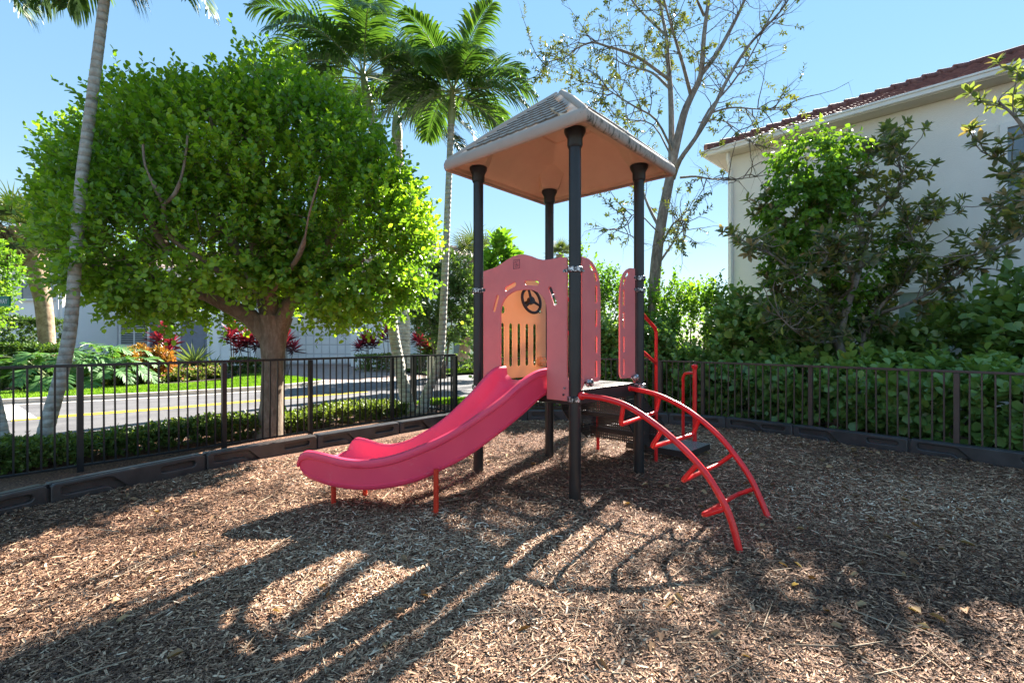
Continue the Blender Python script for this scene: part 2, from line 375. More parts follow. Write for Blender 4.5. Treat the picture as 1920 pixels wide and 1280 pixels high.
def unit(a): return a/np.maximum(np.linalg.norm(a,axis=1,keepdims=True),1e-9)
def leaves(C, D, Nn, L, W, fold=.15, curl=.1, wid=(1.0,.85), pos=(.3,.72)):
    """arrays of leaf bases, directions and normals to hexagonal folded leaves"""
    D=unit(D); S=unit(np.cross(D,Nn)); Nn=np.cross(S,D); L=L.reshape(-1,1); W=W.reshape(-1,1)/2
    b=C; t=C+D*L-Nn*L*curl
    l1=C+D*L*pos[0]+S*W*wid[0]+Nn*W*fold*2; r1=C+D*L*pos[0]-S*W*wid[0]+Nn*W*fold*2
    l2=C+D*L*pos[1]+S*W*wid[1]+Nn*(W*fold*2-L*curl*.5); r2=C+D*L*pos[1]-S*W*wid[1]+Nn*(W*fold*2-L*curl*.5)
    n=len(C); Vv=np.stack([b,r1,r2,t,l2,l1],1).reshape(-1,3)
    i=np.arange(n)[:,None]*6; F=np.concatenate([i+np.array([0,1,2,3]), i+np.array([0,3,4,5])],1).reshape(-1,4)
    return Vv,F
def leaf_mesh(name, C, D, Nn, L, W, var, **kw):
    Vv,F=leaves(C,D,Nn,L,W,**kw); return np_mesh(name,Vv,F,np.repeat(var,6))
def twig_mesh(name, A, B, r):
    """three-sided sticks from A to B"""
    T=unit(B-A); X=unit(np.cross(T,np.array([.31,.2,.93]))); Y=np.cross(T,X); n=len(A); r=r.reshape(-1,1); vs=[]
    for j in range(3):
        a=2*PI*j/3; vs.append(A+(X*math.cos(a)+Y*math.sin(a))*r)
    for j in range(3):
        a=2*PI*j/3; vs.append(B+(X*math.cos(a)+Y*math.sin(a))*r*.4)
    Vv=np.stack(vs,1).reshape(-1,3); i=np.arange(n)[:,None]*6
    F=np.concatenate([i+np.array([0,1,4,3]),i+np.array([1,2,5,4]),i+np.array([2,0,3,5])],1).reshape(-1,4)
    return np_mesh(name,Vv,F)
def shoots(P, D, Ls, k, leafL, leafW, r, spread=.9, up=.25, vj=.35, base=None, t0=.1):
    """leafy shoots: k leaves spiralling along each of n sticks"""
    n=len(P); D=unit(D); X=unit(np.cross(D,r.normal(size=(n,3)))); Y=np.cross(D,X)
    C=[];DD=[];NN=[]; var=[]; g=r.uniform(0,6.28,n); bv=(r.uniform(0,1,n) if base is None else base)
    for i in range(k):
        t=t0+(1-t0)*i/max(1,k-1); a=(g+i*2.4)[:,None]
        rad=X*np.cos(a)+Y*np.sin(a)
        C.append(P+D*(Ls*t)[:,None]); d=rad*spread+D*(.35+.7*t)+np.array([0,0,up])+r.normal(scale=.2,size=(n,3))
        DD.append(d); NN.append(np.array([0,0,.8])+D*.7-rad*.3+r.normal(scale=.35,size=(n,3)))
        var.append(np.clip(bv*(1-vj)+r.uniform(0,1,n)*vj+ .12*(t-.5),0,1))
    C=np.concatenate(C);DD=np.concatenate(DD);NN=np.concatenate(NN);var=np.concatenate(var); m=len(C)
    s=r.uniform(.65,1.15,m)
    return C,DD,NN,leafL*s,leafW*s*r.uniform(.85,1.15,m),var
def clump(P, f=1.3, seed=0):
    """smooth 0..1 clump value over space (young and old foliage)"""
    s=seed; q=np.sin(P[:,0]*f*2.1+s)*np.sin(P[:,1]*f*1.7+s*2)+np.sin(P[:,2]*f*2.6+s*3+P[:,0]*f)+.6*np.sin(P[:,0]*f*5.3+P[:,2]*f*4.1+s)
    return np.clip(.5+q*.22,0,1)
SUN_E,SKY_S,EXPO,SKY_DUST,SKY_OZ,SKY_G,SKY_SAT = 5.2, .145, 2.32, 0.0, 2.2, .30, 2.35
# ================================================================= PLAY STRUCTURE
pF=V(.557,4.25,0); pL=V(-.363,5.18,0); pR=V(1.354,5.12,0); pB=V(.465,5.97,0)
tower=thing('play_structure','pink and red playground tower with tan hip roof, slide and arched red climber','playground structure',((pF+pB)/2))
PR=.054
# posts with roof caps and clamps
def clamp_mb(p, z, ears=()):
    m=MB(); m.tube([(p.x,p.y,z-.026),(p.x,p.y,z-.02),(p.x,p.y,z+.02),(p.x,p.y,z+.026)],[PR+.007,PR+.015,PR+.015,PR+.007],20)
    for a in ears:
        d=V(math.cos(a),math.sin(a),0); q=p+d*(PR+.035)
        m.obb((q.x,q.y,z-.014),d,V(-d.y,d.x,0),(0,0,1),.07,.022,.028)
        q2=p+d*(PR+.055); m.tube([(q2.x-d.y*-.02,q2.y-d.x*.02,z),(q2.x+d.y*-.02,q2.y+d.x*.02,z)],.013,8)
    return m
angLF=math.atan2((pF-pL).y,(pF-pL).x); angFR=math.atan2((pR-pF).y,(pR-pF).x); angLB=math.atan2((pB-pL).y,(pB-pL).x)
spec=[(pF,[(.93,[]),(2.075,[angLF+PI,angFR])]),(pL,[(1.985,[angLF,angLB]),(.95,[])]),(pR,[(.97,[]),(1.985,[angFR+PI]),(2.11,[angFR+PI,])]),(pB,[(.95,[]),(2.0,[angLB+PI])])]
for p,cl in spec:
    m=MB(); m.tube([(p.x,p.y,-.1),(p.x,p.y,3.30)],PR,28)
    o=part('post',m,mt['black_post'],tower,sm=40)
    c=MB(); c.tube([(p.x,p.y,3.15),(p.x,p.y,3.17),(p.x,p.y,3.235),(p.x,p.y,3.285),(p.x,p.y,3.31)],[PR+.005,PR+.014,PR+.014,PR+.04,PR+.042],24)
    part('post_cap',c,mt['wheel'],o,sm=40)
    for z,e in cl: part('clamp',clamp_mb(p,z,e),mt['clamp'],o,sm=40)
# roof
rc=V(.53,5.17,0); HD=1.27; ra=math.radians(3.3)
def rcorner(k, hd): a=ra-PI/2+k*PI/2; return rc+V(math.cos(a),math.sin(a),0)*hd
ZE,ZT,ZA=3.245,3.368,4.10
m=MB(); rings=[(HD-.07,ZE+.012),(HD-.035,ZE),(HD-.012,ZE+.008),(HD,ZE+.03),(HD+.004,ZT-.05),(HD-.012,ZT-.015),(HD-.05,ZT+.006),(HD-.10,ZT+.02)]
def rsq(hd,z,rr=.07):
    """square ring of 4x7 points with rounded corners"""
    out=[]
    for k in range(4):
        c=rcorner(k,hd); u=(rcorner(k-1,hd)-c).normalized(); w=(rcorner(k+1,hd)-c).normalized()
        cc=c+(u+w)*rr
        for j in range(7):
            a=PI/2*j/6; out.append(tuple((cc - w*rr*math.cos(a) - u*rr*math.sin(a))[:2])+(z,)) if False else out.append(tuple((cc - w*rr*math.cos(a)*1 - u*rr*math.sin(a))[:2])+(z,))
    return out
def ringmesh(m, rings, rr=.07):
    base=len(m.v); k=28
    for hd,z in rings: m.v += rsq(hd,z,rr)
    for i in range(len(rings)-1):
        for j in range(k):
            a=base+i*k+j; b=base+i*k+(j+1)%k; m.f.append((a,b,b+k,a+k))
    return base
# hip surface continues to the apex
rings += [(.10,ZA-.018),(.05,ZA-.004)]
b0=ringmesh(m,rings,.04); k=28; m.v.append((rc.x,rc.y,ZA)); t=len(m.v)-1; last=b0+(len(rings)-1)*k
for j in range(k): m.f.append((last+j,last+(j+1)%k,t))
# inner lip
roof=part('roof',m,mt['roof_top'],tower,sm=50)
zr=lambda hd: ZT+.02+(ZA-.018-ZT-.02)*((HD-.10)-hd)/((HD-.10)-.10)   # roof surface height at half diagonal hd
m=MB()
for kk in range(4):                                   # rounded hip ridges
    m.tube([rcorner(kk,HD-.04)+V(0,0,ZT-.035), rcorner(kk,HD-.085)+V(0,0,ZT-.004), rcorner(kk,.5*HD)+V(0,0,zr(.5*HD)-.012), rcorner(kk,.04)+V(0,0,ZA-.012)],[.026,.034,.040,.038],12)
m.ball((rc.x,rc.y,ZA-.02),.055,16,8,(1,1,.7))
part('ridge_cap',m,mt['roof_top'],roof,sm=60)
for kk in range(4):                                   # scalloped shingles on each face, clear of the ridges
    A=rcorner(kk,HD-.10)+V(0,0,ZT+.02); B=rcorner(kk+1,HD-.10)+V(0,0,ZT+.02); Ap=V(rc.x,rc.y,ZA+.047)
    mid=(A+B)/2; U=(B-A).normalized(); W=(Ap-mid); HL=W.length; W.normalize(); Nn=U.cross(W).normalized()
    if Nn.z<0: Nn=-Nn
    half=(B-A).length/2; m=MB(); gr=MB(); rows=9; r0=.055; rh=(HL*.86-r0)/rows
    for r in range(rows):
        v0=r0+r*rh; hw=half*(1-(v0+rh)/HL)-.075
        if hw<.03: continue
        nt_=max(1,round(2*hw/.115)); tw=2*hw/nt_
        for i in range(nt_):
            u0=-hw+i*tw; n_=6; vs=[]
            for j in range(n_+1):
                x=j/n_; vs.append(mid+U*(u0+x*tw*.985)+W*(v0-.022*math.sin(PI*x))+Nn*.019)
            for j in range(n_+1):
                x=j/n_; vs.append(mid+U*(u0+x*tw*.985)+W*(v0-.022*math.sin(PI*x))+Nn*.0)
            top=[mid+U*(u0+x*tw*.985)+W*(v0+rh)+Nn*.006 for x in [j/n_ for j in range(n_+1)]]
            vs+=top; fs=[]
            for j in range(n_): fs.append((j,j+1,14+j+1,14+j))
            m.add(vs,fs)
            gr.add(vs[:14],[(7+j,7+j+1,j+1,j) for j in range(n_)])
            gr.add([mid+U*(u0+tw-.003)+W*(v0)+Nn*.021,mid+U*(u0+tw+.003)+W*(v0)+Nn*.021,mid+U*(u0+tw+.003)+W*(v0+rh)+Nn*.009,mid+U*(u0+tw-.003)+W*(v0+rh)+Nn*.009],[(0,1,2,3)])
    sp_=part('shingle_panel',m,mt['roof_top'],roof); part('shingle_groove',gr,mt['groove'],roof)  # row edges and joints darkened by colour to draw their shade
m=MB(); ringmesh(m,[(HD-.02,ZE+.022),(HD-.10,ZE+.024),(HD-.11,ZE+.06),(HD-.22,3.33),(.35,3.70),(.34,3.72),(.08,3.80)],.05); k=28; m.v.append((rc.x,rc.y,3.81)); t=len(m.v)-1; last=6*k
for j in range(k): m.f.append((last+(j+1)%k,last+j,t))
und=part('underside',m,mt['roof_in'],roof,sm=25)
for p in (pF,pL,pR,pB):                               # moulded pads the posts run into
    m=MB(); d=(p-rc).normalized(); q=V(-d.y,d.x,0)
    o=p+d*.02; m.v+= [tuple(o+d*.12+q*.11+V(0,0,3.314)),tuple(o-d*.10+q*.10+V(0,0,3.314)),tuple(o-d*.10-q*.10+V(0,0,3.314)),tuple(o+d*.12-q*.11+V(0,0,3.314)),
        tuple(o+d*.06+q*.16+V(0,0,3.42)),tuple(o-d*.26+q*.20+V(0,0,3.62)),tuple(o-d*.26-q*.20+V(0,0,3.62)),tuple(o+d*.06-q*.16+V(0,0,3.42))]
    m.f+=[(0,1,2,3),(0,4,5,1),(1,5,6,2),(2,6,7,3),(3,7,4,0)]
    part('post_socket',m,mt['roof_in'],roof,bev=.012)
# deck
def pquad(name, c, m, parent, th=None):
    """perforated sheet with uv in metres; c = 4 corners"""
    me=bpy.data.meshes.new(name); me.from_pydata([tuple(p) for p in c],[],[(0,1,2,3)]); uvl=me.uv_layers.new(name='UV')
    u=(Vector(c[1])-Vector(c[0])); ux=u.normalized(); nn=u.cross(Vector(c[3])-Vector(c[0])).normalized(); w=nn.cross(ux)
    for i in range(4):
        d=Vector(c[i])-Vector(c[0]); uvl.data[i].uv=(d.dot(ux)+.004,d.dot(w)+.004)
    return part(name,me,m,parent)
ZD=1.0
cen=(pF+pL+pR+pB)/4
dk=[cen+(p-cen)*.965 for p in (pF,pR,pB,pL)]
deck=pquad('deck',[p+V(0,0,ZD) for p in dk],mt['mesh'],tower)
m=MB()
for i in range(4):
    a,b=dk[i],dk[(i+1)%4]; d=(b-a).normalized(); n_=V(d.y,-d.x,0); L_=(b-a).length
    m.obb((a+b)/2+V(0,0,ZD-.13)-n_*.012,d,n_,(0,0,1),L_,.022,.129)
for t in (.33,.66):
    a=dk[0].lerp(dk[1],t); b=dk[3].lerp(dk[2],t); d=(b-a).normalized(); m.obb((a+b)/2+V(0,0,ZD-.09),d,V(-d.y,d.x,0),(0,0,1),(b-a).length-.05,.02,.085)
part('deck_frame',m,mt['dark_vinyl'],deck,bev=.004)
# front arch panel between the two front-left posts
LF=(pF-pL).normalized()
def arch(u0,u1,zs,zt,n=14):
    c=(u0+u1)/2; w=(u1-u0)/2; return [(c+w*math.copysign(abs(math.cos(a))**.85,math.cos(a)), zs+(zt-zs)*math.sin(a)**.9) for a in [PI*i/n for i in range(n+1)]]
top=[(.09,2.185),(.16,2.195),(.22,2.20),(.30,2.213),(.38,2.24),(.46,2.27),(.54,2.29),(.62,2.298),(.70,2.288),(.78,2.262),(.86,2.228),(.93,2.208),(1.0,2.20),(1.08,2.202),(1.15,2.205),(1.215,2.195),(1.225,2.18)]
outl=[(.09,.92)]+top+[(1.225,1.13),(1.235,1.10),(1.255,1.08),(1.255,.905),(.985,.905)]+[(.985,1.70)]+arch(.355,.985,1.72,1.945)[1:-1]+[(.355,1.70),(.355,.92)]
sl=[]
for (cu_,cv_,w_,h_,a_) in [(.285,1.83,.042,.19,-.38),(.50,1.988,.042,.17,-1.25),(.79,2.0,.042,.19,1.45),(1.055,1.86,.042,.19,.42)]:
    sl.append(stadium(cu_,cv_,w_,h_,6,a_))
fp=part('arch_panel',plate('arch_panel',outl,sl,.02,pL+V(0,0,0),LF),mt['pink'],tower,sm=30)
nLF=V(LF.y,-LF.x,0)   # outward
m=MB()                                               # engraved square maze badge
def badge_line(u0,v0,u1,v1,w=.006):
    o=pL+LF*((u0+u1)/2)+V(0,0,min(v0,v1)-w/2)+nLF*.0107
    m.obb(o,LF,nLF,(0,0,1),abs(u1-u0)+w,.002,abs(v1-v0)+w)
bu,bv=.59,2.205; s_=.042
for a in [(-1,-1,1,-1),(1,-1,1,1),(-1,1,1,1),(-1,-1,-1,.6),(-.5,-.55,.5,-.55),(.5,-.55,.5,.1),(-.5,.1,-.5,.6),(-.5,.6,.55,.6),(-.1,-.2,.1,-.2),(0,-.2,0,.3),(-.6,-.2,-.35,-.2)]:
    badge_line(bu+a[0]*s_,bv+a[1]*s_,bu+a[2]*s_,bv+a[3]*s_)
part('badge',m,M('badge_lines',(.20,.03,.05),rough=.5),fp)
m=MB()
for u,z in ((1.19,.96),(1.20,1.02),(.15,1.0)):
    m=MB(); q=pL+LF*u+V(0,0,z)+nLF*.01; m.tube([q,q+nLF*.008],.011,10); part('bolt',m,mt['clamp'],fp,sm=40)
#
# tan panel on the far left side, with slots and steering wheel
LB=(pB-pL).normalized()
o2=[(.075,1.02),(.075,2.02)]+arch(.08,1.07,2.03,2.19)[::-1]+[(1.07,1.02)]
sl=[stadium(u,1.40,.056,.50,6) for u in (.22,.351,.48,.612,.745,.875)]
sl.append(stadium(.967,1.815,.06,.075,8)); sl.append(stadium(.355,1.80,.075,.09,8))
tp=part('window_panel',plate('window_panel',o2,sl,.02,pL,LB),mt['tan_panel'],tower,sm=30)
nLB=V(LB.y,-LB.x,0)
wc=pL+LB*.70+V(0,0,1.915)+nLB*.12
w1=LB; w2=V(0,0,1)
tilt=(nLB*1+V(0,0,.25)).normalized(); w2=tilt.cross(w1).normalized(); 
m=MB(); pts=[wc+(w1*math.cos(a)+w2*math.sin(a))*.148 for a in [2*PI*i/32 for i in range(33)]]; m.tube(pts,.017,10,False)
for a in (PI/2+.1,PI*7/6+.1,PI*11/6+.1): m.tube([wc,wc+(w1*math.cos(a)+w2*math.sin(a))*.145],[.019,.013],8)
m.tube([wc+tilt*.015,wc-tilt*.03],.045,16); m.tube([wc-tilt*.03,wc-tilt*.12],.02,10)
part('steering_wheel',m,mt['wheel'],tp,sm=50)
bc=pL+LB*.93+V(0,0,1.20)+nLB*.06
m=MB(); m.ball(bc,.062,20,14)
for a in range(6):
    d=V(math.cos(a*1.047),0,math.sin(a*1.047)); dd=(LB*d.x+V(0,0,d.z))*.040+nLB*.035; m.ball(bc+dd,.022,10,6)
part('spinner_knob',m,mt['knob'],tp,sm=60)
# the two halves of the side panel either side of the climber
FR=(pR-pF).normalized(); nFR=V(FR.y,-FR.x,0)
def half(flip):
    g=(lambda u:u) if not flip else (lambda u:1.18-u)
    ol=[(.10,1.13),(.10,2.205),(.20,2.20),(.27,2.175),(.33,2.13),(.375,2.06),(.40,1.97),(.41,1.88),(.41,1.12),(.395,1.08),(.37,1.065),(.20,1.065),(.14,1.06),(.11,1.02),(.09,1.0),(.09,1.10)]
    hs=[(.335,1.88,.036,.17,0),(.335,1.655,.036,.17,0),(.335,1.41,.036,.165,0),(.335,1.18,.036,.165,0),(.325,2.04,.036,.09,.3),(.262,2.12,.036,.09,.95)]
    H=[[(g(a),b) for a,b in stadium(*h[:4],5,h[4])] for h in hs]
    return plate('side_panel',[(g(a),b) for a,b in ol],H,.02,pF,FR)
for fl in (0,1): 
    sp=part('side_panel',half(fl),mt['pink'],tower,sm=30)
    m=MB(); u=.165 if not fl else 1.03
    for d_ in (-.024,.024):
        q=pF+FR*(u+d_)+V(0,0,1.065)+nFR*.045; m.ball(q,.024,12,8,(1,1,1.5)); m.tube([q-nFR*.05,q],.012,8)
    part('knob_pair',m,mt['clamp'],sp,sm=60)
# slide: swept trough along an arc
P0=V(.10,4.72,0); r_=1.556
def spath(s):
    ph=math.radians(225)-s/r_; a0=math.radians(225)
    return V(P0.x+r_*(math.sin(a0)-math.sin(ph)),P0.y+r_*(math.cos(ph)-math.cos(a0)),0), V(-math.sin(ph),math.cos(ph),0), V(math.cos(ph),math.sin(ph),0)
def interp(x,tab):
    for (a,va),(b,vb) in zip(tab,tab[1:]):
        if x<=b:
            t=(x-a)/(b-a); return va+(vb-va)*t
    return tab[-1][1]
def smoothtab(tab,s,w=.05): return (interp(max(0,s-w),tab)+interp(s,tab)*2+interp(min(tab[-1][0],s+w),tab))/4
mt_=0; TOP=[(-.06,1.19),(0,1.19),(.08,1.185),(.16,1.155),(.24,1.105),(.40,.975),(.634,.81),(.77,.715),(.90,.64),(1.09,.55),(1.2,.505),(1.3,.48),(1.42,.462),(1.54,.466),(1.66,.490),(1.77,.508),(1.85,.512),(1.965,.50)]
BOT=[(-.06,.935),(0,.93),(.07,.895),(.244,.765),(.456,.615),(.686,.45),(.902,.338),(1.0,.285),(1.15,.238),(1.31,.206),(1.475,.195),(1.67,.212),(1.85,.25),(1.965,.285)]
prof=[]  # (lateral offset, kind, value): built per section
m=MB(); ss=[-.05+i*.04 for i in range(47)]+[1.82,1.845,1.87,1.89,1.91,1.925,1.938,1.949,1.957,1.963,1.966]; npf=None
for s in ss:
    c,nl,tg=spath(max(s,0)); 
    if s<0: c=c+tg*s
    zt=smoothtab(TOP,s); zb=smoothtab(BOT,s); w=.315
    end=max(0,min(1,(s-1.82)/.147)); q_=math.sqrt(max(0,1-end**3.2)); md=.375; w_=w-.02*(1-q_)
    if end>0: zt=md+(zt-md)*max(q_,.12); zb=md+(zb-md)*max(q_,.12)
    bed=min(zb+.075, zt-.04); bed = bed+.035*max(0,1-s/.22)**1
    if end>0: bed=min(bed,zb+(zt-zb)*.35)
    wall=zt-bed
    sec=[(w_-.05,zb-.0),(w_-.012,zb+.012),(w_,zb+.03),(w_+.002,zb+.05),(w_-.005,zb+.054),(w_-.003,zb+(zt-zb)*.45),(w_-.001,zt-.075),(w_+.014,zt-.066),(w_+.022,zt-.034),(w_+.010,zt-.008),(w_-.014,zt),(w_-.036,zt-.008),(w_-.048,zt-.03),(w_-.060,bed+wall*.35),(w_-.085,bed+min(.035,wall*.3)),(w_-.125,bed+.006),(w_-.19,bed+.0),(.06,bed+.008)]
    sec=[(a,max(z,zb)) for a,z in sec]
    full=sec+[(-a,z) for a,z in sec[::-1]]
    npf=len(full)
    for a,z in full: q=c+nl*a; m.v.append((q.x,q.y,z))
for i in range(len(ss)-1):
    for j in range(npf):
        a=i*npf+j; b=i*npf+(j+1)%npf; m.f.append((a,a+npf,b+npf,b))
m.f.append(tuple(range(npf))); m.f.append(tuple(range((len(ss)-1)*npf+npf-1,(len(ss)-1)*npf-1,-1)))
slide=part('slide',m,mt['slide'],tower,sm=45)
for (x,y,zt) in ((-.62,3.92,.40),(-1.535,4.13,.25),(-1.37,4.47,.25)):
    m=MB(); m.tube([(x,y,-.08),(x,y,zt)],.0215,14); part('support_leg',m,mt['orangered'],slide,sm=40)
m=MB()
for s in (1.0,): pass
# arched climber
NR=[(.61,4.2,.965),(.647,4.161,.966),(.778,4.026,.961),(.925,3.873,.922),(1.071,3.722,.828),(1.215,3.573,.701),(1.345,3.439,.549),(1.430,3.351,.401),(1.493,3.285,.235),(1.537,3.240,.02),(1.545,3.232,-.06)]
FRl=[(1.22,5.03,.95),(1.25,5.0,.948),(1.427,4.739,.915),(1.580,4.514,.838),(1.697,4.340,.741),(1.809,4.175,.610),(1.878,4.073,.495),(1.952,3.965,.344),(1.999,3.895,.202),(2.052,3.816,.0),(2.058,3.808,-.06)]
def cr(pts, n=5):
    """Catmull-Rom resample"""
    P=[Vector(p) for p in pts]; P=[P[0]*2-P[1]]+P+[P[-1]*2-P[-2]]; out=[]
    for i in range(1,len(P)-2):
        for k in range(n):
            t=k/n; a,b,c,d=P[i-1],P[i],P[i+1],P[i+2]
            out.append(.5*((2*b)+(c-a)*t+(2*a-5*b+4*c-d)*t*t+(3*b-a-3*c+d)*t**3))
    out.append(P[-2]); return out
m=MB(); m.tube(cr(NR),.0238,14); m.ball(NR[0],.036,14,10)
climber=part('arch_climber',m,mt['red'],tower,sm=50)
m=MB(); m.tube(cr(FRl),.0238,14); m.ball(FRl[0],.036,14,10); part('side_rail',m,mt['red'],climber,sm=50)
def railpt(R_,x):
    for a,b in zip(R_,R_[1:]):
        if a[0]<=x<=b[0]:
            t=(x-a[0])/(b[0]-a[0]); return V(*a).lerp(V(*b),t), (V(*b)-V(*a)).normalized()
for xn,xf,off in ((.905,1.45,.17),(1.14,1.697,.17),(1.335,1.880,.19),(1.472,1.985,.19)):
    a,ta=railpt(NR,xn); b,tb=railpt(FRl,xf)
    def inward(t):
        h=V(t.x,t.y,0).normalized(); n_=V(0,0,-1)*abs(V(t.x,t.y,0).length)+h*(t.z); return n_.normalized()
    ia,ib=inward(ta),inward(tb); A=a+ia*off; Bq=b+ib*off
    # small bends at the corners
    e=(Bq-A).normalized()*.035
    m=MB(); m.tube([a,A-ia*.035,A+(e-ia*.035)*.3,A+e,Bq-e,Bq+(-e-ib*.035)*.3,Bq-ib*.035,b],.0182,12)
    part('rung',m,mt['red'],climber,sm=50)
# stairs
M0=(pR+pB)/2; nS=V(.69,.72,0); wS=V(.72,-.69,0)
stairs_root=None
steps=[(.10,.34,0,.79),(.34,.58,.03,.57),(.58,1.0,.12,.345),(.93,1.60,.33,.125)]
for i,(d0,d1,w,z) in enumerate(steps):
    hw=.42; c=[M0+nS*d0+wS*(w-hw),M0+nS*d0+wS*(w+hw),M0+nS*d1+wS*(w+hw),M0+nS*d1+wS*(w-hw)]
    m=MB(); th=.075 if i==3 else .05
    for k in range(4):
        a,b=c[k],c[(k+1)%4]; d=(b-a).normalized(); n_=V(d.y,-d.x,0)
        m.obb((a+b)/2+V(0,0,z-th)-n_*.011,d,n_,(0,0,1),(b-a).length-.001,.02,th-.002)
    o=part('stair_frame' if i==0 else 'step_frame',m,mt['dark_vinyl'],tower if i==0 else stairs_root,bev=.004)
    if i==0: stairs_root=o; o.name='staircase'
    me=pquad('tread',[p+V(0,0,z+.002) for p in c],mt['mesh'],stairs_root)
    zt=z-.0; 
    # perforated riser under the back edge of the tread above
    zup=ZD-.02 if i==0 else steps[i-1][3]-.04
    if i<3:
        p,q=c[0]+nS*.004,c[1]+nS*.004; pquad('riser',[p+V(0,0,z),q+V(0,0,z),q+V(0,0,zup),p+V(0,0,zup)],mt['mesh_fine'],stairs_root)
p,q=M0+nS*.60+wS*-.42,M0+nS*.60+wS*.46; pquad('riser',[p+V(0,0,.20),q+V(0,0,.20),q+V(0,0,.345),p+V(0,0,.345)],mt['mesh_fine'],stairs_root)
for sgn in (-1,1):
    e=M0+wS*(sgn*.432); pts=[(.02,.97),(.34,.90),(.60,.66),(.95,.42),(.95,.24),(.55,.20),(.20,.42),(.02,.62)]
    me=bpy.data.meshes.new('stringer'); me.from_pydata([tuple(e+nS*a+V(0,0,b)) for a,b in pts],[],[tuple(range(8))]); ul=me.uv_layers.new(name='UV')
    for k_,(a,b) in enumerate(pts): ul.data[k_].uv=(a,b)
    part('stringer',me,mt['mesh_fine'],stairs_root)
    m=MB()
    for (a,b),(a2,b2) in zip(pts,pts[1:]+pts[:1]): m.tube([e+nS*a+V(0,0,b),e+nS*a2+V(0,0,b2)],.009,6)
    for a in (.25,.42,.6,.75): m.tube([e+nS*a+V(0,0,.36)-wS*.012,e+nS*a+V(0,0,.36)+wS*.012],.012,8)
    part('stringer_edge',m,mt['dark_vinyl'],stairs_root)
# handrails
def rail(ptsl, r=.0205): 
    m=MB()
    for pts in ptsl: m.tube(pts,r,12)
    return m
V1=V(1.72,5.73,0); V2=V(1.137,6.35,0)
a=pR.lerp(V1,.13); part('handrail',rail([[a+V(0,0,1.34),a+V(0,0,1.72),a+V(0,0,1.74)+nS*.02,V1+V(0,0,1.60)-nS*.03,V1+V(0,0,1.55),V1+V(0,0,-.08)],[a+V(0,0,1.34),V1+V(0,0,1.18)]]),mt['red'],tower,sm=50)
a=V(.68,6.09,0); part('handrail',rail([[a+V(0,0,1.58),a+V(0,0,1.98),a+V(0,0,2.0)+nS*.02,V2+V(0,0,1.63)-nS*.03,V2+V(0,0,1.56),V2+V(0,0,-.08)],[a+V(0,0,1.58),V2+V(0,0,1.18)]]),mt['red'],tower,sm=50)
q=V(2.42,6.36,0); m=MB(); m.tube([q+V(0,0,.02),q+V(0,0,1.09)],.027,14); m.tube([q+V(0,0,1.075),q+V(0,0,1.10),q+V(0,0,1.125),q+V(0,0,1.14)],[.03,.04,.04,.02],14)
q2=V(2.36,6.62,0); m.tube([q+V(0,0,1.02),q+V(-.03,.10,1.02),q2+V(.01,-.04,1.0),q2+V(0,0,.94),q2+V(0,0,.05)],.021,12)
part('grab_rail',m,mt['red'],tower,sm=50)

# ================================================================= GROUND
me=MB(); me.add([(-400,-60,-.06),(400,-60,-.06),(400,900,-.06),(-400,900,-.06)],[(0,1,2,3)])
struct('ground',me,mt['soil'])
def gz(x,y):
    e=0
    for q in (pF,pL,pR,pB,V(1.537,3.24,0),V(2.052,3.816,0),V(-.62,3.92,0),V(-1.535,4.13,0)):
        d2=(x-q.x)**2+(y-q.y)**2
        if d2<.25: e+=.035*math.exp(-d2/.03)
    d2=(x+2.0)**2+(y-4.35)**2; e-=.04*math.exp(-d2/.16); e+=.02*math.exp(-((x+2.7)**2+(y-4.3)**2)/.12)
    return e+.022*noise.noise(Vector((x*1.1,y*1.1,0)))+.012*noise.noise(Vector((x*3.1,y*3.1,3)))
def inpoly(x,y,P):
    c=False; j=len(P)-1
    for i in range(len(P)):
        xi,yi=P[i]; xj,yj=P[j]
        if (yi>y)!=(yj>y) and x<(xj-xi)*(y-yi)/(yj-yi)+xi: c=not c
        j=i
    return c
mulch_poly=[(-9.2,.3),(9.5,.3),(9.5,3.2),(4.6,11.2),(-1.9,11.4),(-3.0,9.3),(-6.3,5.6)]
st=.08; xs=np.arange(-9.4,9.6,st); ys=np.arange(.2,11.4,st); idx={}; vs=[]; fs=[]
for i,x in enumerate(xs[:-1]):
    for j,y in enumerate(ys[:-1]):
        if inpoly(x+st/2,y+st/2,mulch_poly):
            q=[]
            for a,b in ((i,j),(i+1,j),(i+1,j+1),(i,j+1)):
                if (a,b) not in idx: idx[(a,b)]=len(vs); vs.append((xs[a],ys[b],gz(xs[a],ys[b])))
                q.append(idx[(a,b)])
            fs.append(tuple(q))
m=MB(); m.add(vs,fs); struct('mulch_bed',m,mt['mulch'],sm=180)
